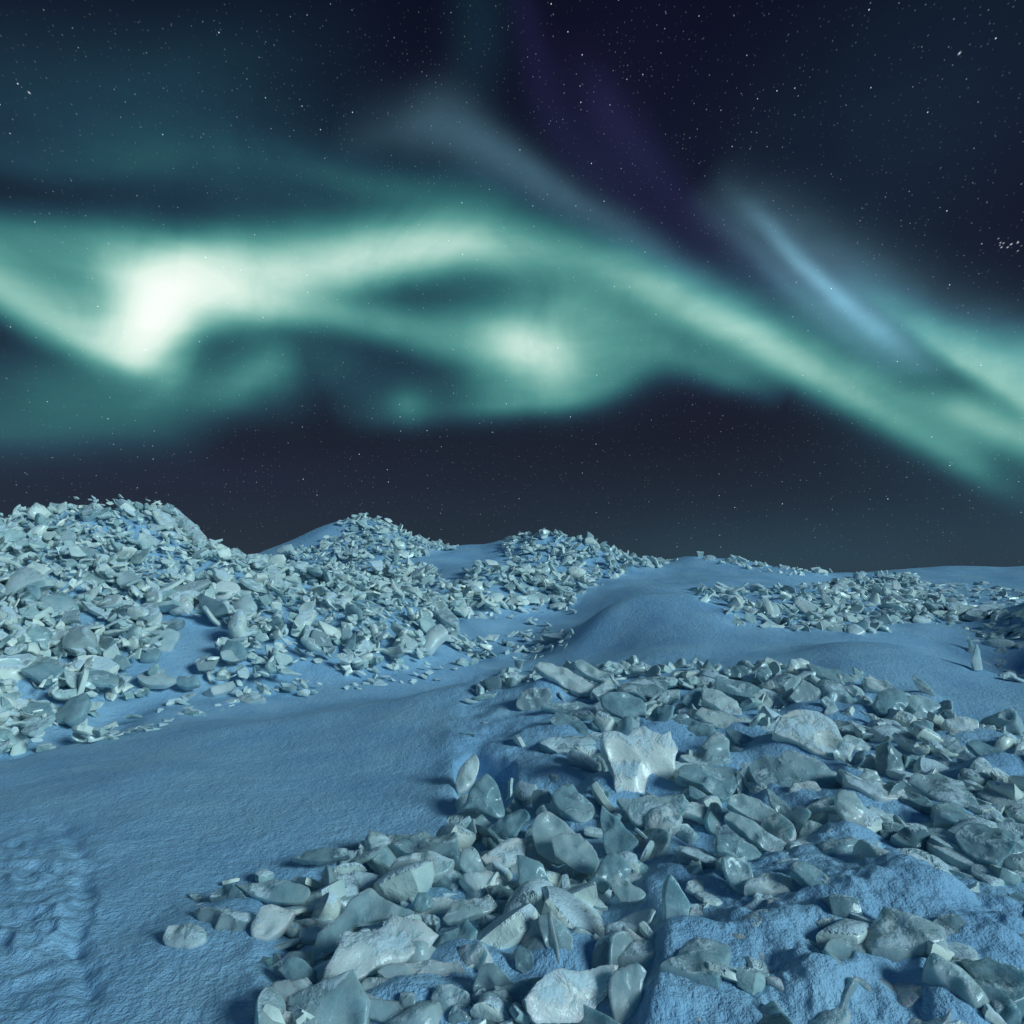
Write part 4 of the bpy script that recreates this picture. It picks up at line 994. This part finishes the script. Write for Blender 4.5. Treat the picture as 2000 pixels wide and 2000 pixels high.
RUB = scatter()
TONE = {}
def rubble_spec(i):
    name, pos, N, L, sink, x, y = RUB[i]
    rs = np.random.RandomState(20000 + i)
    chunk = rs.rand() < (.20 if 'near' not in name else .40)
    W = L * (rs.uniform(.55, .92) if chunk else rs.uniform(.34, .78)); T = L * (rs.uniform(.30, .5) if chunk else rs.uniform(.10, .22))
    r = rs.rand(); R = rs.normal(size=3)
    side = unit((rs.normal(), rs.normal() - .25, .15))
    buried = name in ('near snow right', 'near ledge', 'gap floor', 'right fringe', 'right dip', 'foot fringe')
    if buried: n = unit(N + R * .22); pose = 'flat'
    elif r < .40: n = unit(N + R * .38); pose = 'flat'
    elif r < .82: n = unit(N + side * rs.uniform(.5, 1.4)); pose = 'tilted'
    else: n = unit(N * .25 + side); pose = 'upright'
    layer = rs.choice([-.12, .0, .12], p=[.30, .45, .25]) if sink > .1 else rs.choice([-.04, .04])
    if N @ unit(EYE - pos) < .22 and sink > .1: layer = -.10 - T * .2
    if 'near' in name: layer = rs.uniform(-.08, .03) - (.12 if any(in_poly(np.array([x]), np.array([y]), hp)[0] for hp in HPOLY) else 0)
    if name == 'near front': layer = rs.uniform(-.08, .02) - (.14 if any(in_poly(np.array([x]), np.array([y]), hp)[0] for hp in HPOLY) else 0)
    if buried: layer = -T * rs.uniform(-.05, .42)
    if name == 'near snow right': layer = -T * rs.uniform(-.6, .05); n = unit(N + side * rs.uniform(.0, .8) + R * .15)
    if n[2] < 0: n = -n
    # pieces were shoved the same way, so most lie roughly along one another
    a = rs.normal(0, .55) if pose != 'upright' else rs.uniform(0, 2 * np.pi)
    e = unit(np.array((1, .1, -.22)) - n * (n @ np.array((1, .1, -.22)))) if pose != 'upright' else unit(np.cross(n, unit((.3, .2, 1)) if abs(n[2]) < .9 else (1, 0, 0))); e2 = np.cross(n, e)
    e1 = e * math.cos(a) + e2 * math.sin(a); e2 = np.cross(n, e1)
    tall = abs(e1[2]) * L / 2 + abs(e2[2]) * W / 2
    loc = pos + np.array((0, 0, 1.0)) * (layer + (.12 * tall if pose != 'flat' else .0))
    return rs, L, W, T, chunk, pose, np.stack([e1, e2, n], 1), loc

SPEC = []
for i in range(len(RUB)):
    rs, L, W, T, chunk, pose, M, loc = rubble_spec(i)
    SPEC.append((L, W, T, chunk, pose, M, loc))
    a = np.linspace(0, 2*np.pi, 8, endpoint=False)
    ring = loc + np.outer(np.cos(a) * L / 2, M[:, 0]) + np.outer(np.sin(a) * W / 2, M[:, 1])
    th = np.array((0, 0, T * .4))
    ring = ring + np.where((ring - loc)[:, 2:3] >= 0, 1, -1) * th * abs(M[1, 2])
    X, Y, F = to_pix(ring)
    c = np.stack([X, Y], -1)
    c[:, 1] = np.minimum(c[:, 1], RUB[i][6] + 3000 * .12 / F.mean() * 0 + 1e9)
    splat(1000 + i, c, float(loc[1]))
ids, cnts = np.unique(IDB[IDB >= 1000], return_counts=True)
room = 298 - len(IND)
order = ids[np.argsort(-cnts)]
single = [int(t) - 1000 for t in order[:room]]
GROUPOF = {'left hill': 'ice blocks heaped on the left hill', 'near heap': 'small ice blocks between the slabs of the near heap'}
for i in single:
    L, W, T, chunk, pose, M, loc = SPEC[i]
    rs = rubble_spec(i)[0]
    if loc[1] < 7.5: DRIFTS.append((float(loc[0] + rs.uniform(-.4, .4) * L), float(loc[1] + rs.uniform(-.1, .4) * L), rs.uniform(.015, .045), .55 * L))
    out = random_outline(L, W, 28, rs)
    V, q, a, b = piece(out, T, rs, 2 if loc[1] < 7 else 1, chunk, True)
    note(V @ M.T + loc)
    nm = 'ice_block' if chunk else ('ice_shard' if pose == 'upright' and W < .62 * L else 'ice_slab')
    mat = rs.choice(['i', 'i', 'i', 'p', 'd'] if 'near' in RUB[i][0] else ['i', 'i', 'p'])
    o = link_piece(nm, V, q, a, b, MATS[mat])
    from mathutils import Matrix
    o.matrix_world = Matrix([list(M[r]) + [loc[r]] for r in range(3)] + [[0, 0, 0, 1]])
    o['kind'] = 'thing'
    o['category'] = nm.replace('_', ' ')
    X, Y, F = to_pix(loc)
    IND.append(dict(o=o, label='', px=np.array((float(X), float(Y))), y=float(loc[1]), pose={'flat': 'f', 'tilted': 'l', 'upright': 'u'}[pose], mat=mat, th='c' if chunk else '0', w=L, name=nm, area=RUB[i][0]))
_single = set(single)

def build_rubble():
    vs, ls, ss, tone = [], [], [], []
    base = 0
    for i in range(len(RUB)):
        if i in _single: continue
        L, W, T, chunk, pose, M, loc = SPEC[i]
        rs = rubble_spec(i)[0]
        near = loc[1] < 16
        out = random_outline(L, W, 16 if near else 11, rs)
        V, q, a, b = piece(out, T, rs, 1 if near else 0, chunk)
        V = V @ M.T + loc
        note(V)
        vs.append(V); ls.append(np.concatenate([q.ravel(), a.ravel(), b.ravel()]) + base)
        ss.append(np.concatenate([np.full(len(q), 4), np.full(len(a) + len(b), 3)]))
        tone.append(np.full(len(V), rs.rand()))
        base += len(V)
    me = bpy.data.meshes.new('ice_rubble')
    mesh_fill(me, np.concatenate(vs), np.concatenate(ls), np.concatenate(ss))
    me.set_sharp_from_angle(angle=math.radians(36))
    at = me.attributes.new('block_tone', 'FLOAT', 'POINT'); at.data.foreach_set('value', np.concatenate(tone).astype(np.float32))
    me.materials.append(MAT_FAR)
    o = bpy.data.objects.new('ice_rubble', me); COL.objects.link(o)
    o['kind'] = 'stuff'; o['label'] = 'small broken ice filling the heaps between the larger slabs'; o['category'] = 'ice rubble'
    print('rubble', len(vs), 'verts', base, 'polys', sum(map(len, ss)))

build_rubble()
build_ground()

# ------------------------------------------------------------------ labels for the blocks not described by hand
def short(l):
    for w in (' behind ', ' in front ', ' beside ', ' below ', ' above ', ' against ', ' between ', ' on the ', ' with ', ' wedged', ' sunk', ' lying', ' at the ', ' standing', ' from ', ' to the ', ' under ', ' left ', ' right ', ' across ', ' along ', ' of the heap', ' halfway', ' over ', ' rising', ' pointing', ' half ', ' nearly ', ' perched', ' shaped', ' sloping', ' leaning', ' in the ', ' near ', ' squeezed', ' propped', ' tilted', ' running', ' forming', ' facing', ' resting', ' stacked', ' high'):
        k = l.find(w)
        if k > 0: l = l[:k]
    return l
MARKS = []
_cnt = {}
for b in IND:
    if b['label']:
        s = short(b['label']); _cnt[s] = _cnt.get(s, 0) + 1
for b in IND:
    if b['label']:
        b['o']['label'] = b['label']
        s = short(b['label'])
        if _cnt[s] == 1 and 3 <= len(s.split()) <= 6: MARKS.append((b['px'], s))
_used = {}
for b in IND:
    if b['label']: continue
    kind = {'ice_slab': 'slab', 'ice_block': 'block', 'ice_shard': 'shard'}[b['name']]
    adj = {'f': 'flat', 'l': 'tilted', 'u': 'upright', 'r': 'leaning', 's': 'upright', 'm': 'upright', 'n': 'tilted'}[b['pose']]
    if b['th'] == 'c': adj = 'chunky'
    col = {'i': 'grey-green', 'p': 'pale', 'd': 'dark'}[b['mat']]
    near = sorted(MARKS, key=lambda m: np.hypot(*((m[0] - b['px']) * (1, 1.6))))[:7]
    def rel(m):
        d = b['px'] - m[0]
        if abs(d[1]) * 1.3 > abs(d[0]): return 'in front of' if d[1] > 0 else 'behind'
        return 'right of' if d[0] > 0 else 'left of'
    done = False
    cand = ['%s %s %s just %s the %s' % (col, adj, kind, rel(m), m[1]) for m in near[:1]]
    cand += ['%s %s %s %s the %s, %s the %s' % (col, adj, kind, rel(near[p]), near[p][1], rel(near[q]), near[q][1]) for p, q in ((0, 1), (0, 2), (1, 2), (0, 3), (1, 3), (2, 3), (0, 4), (1, 4), (0, 5), (1, 5), (2, 4), (3, 4))]
    for lab in cand:
        if len(lab.split()) <= 16 and lab not in _used:
            _used[lab] = b; b['o']['label'] = lab; done = True; break
    if not done:
        lab = '%s %s %s near the %s' % (col, adj, kind, near[0][1])
        b['o']['label'] = lab; b['o']['group'] = 'ice pieces beside the ' + near[0][1]
for b in IND:
    if 'group' in b['o'].keys(): continue
    far = b['px']
    b['o']['group'] = ('ice of the near heap' if b['y'] < 9.2 and b['px'][1] > 1290 else 'ice heaped on the left hill' if b['px'][0] < 930 and b['y'] < 16.6 else 'ice in the far rubble')
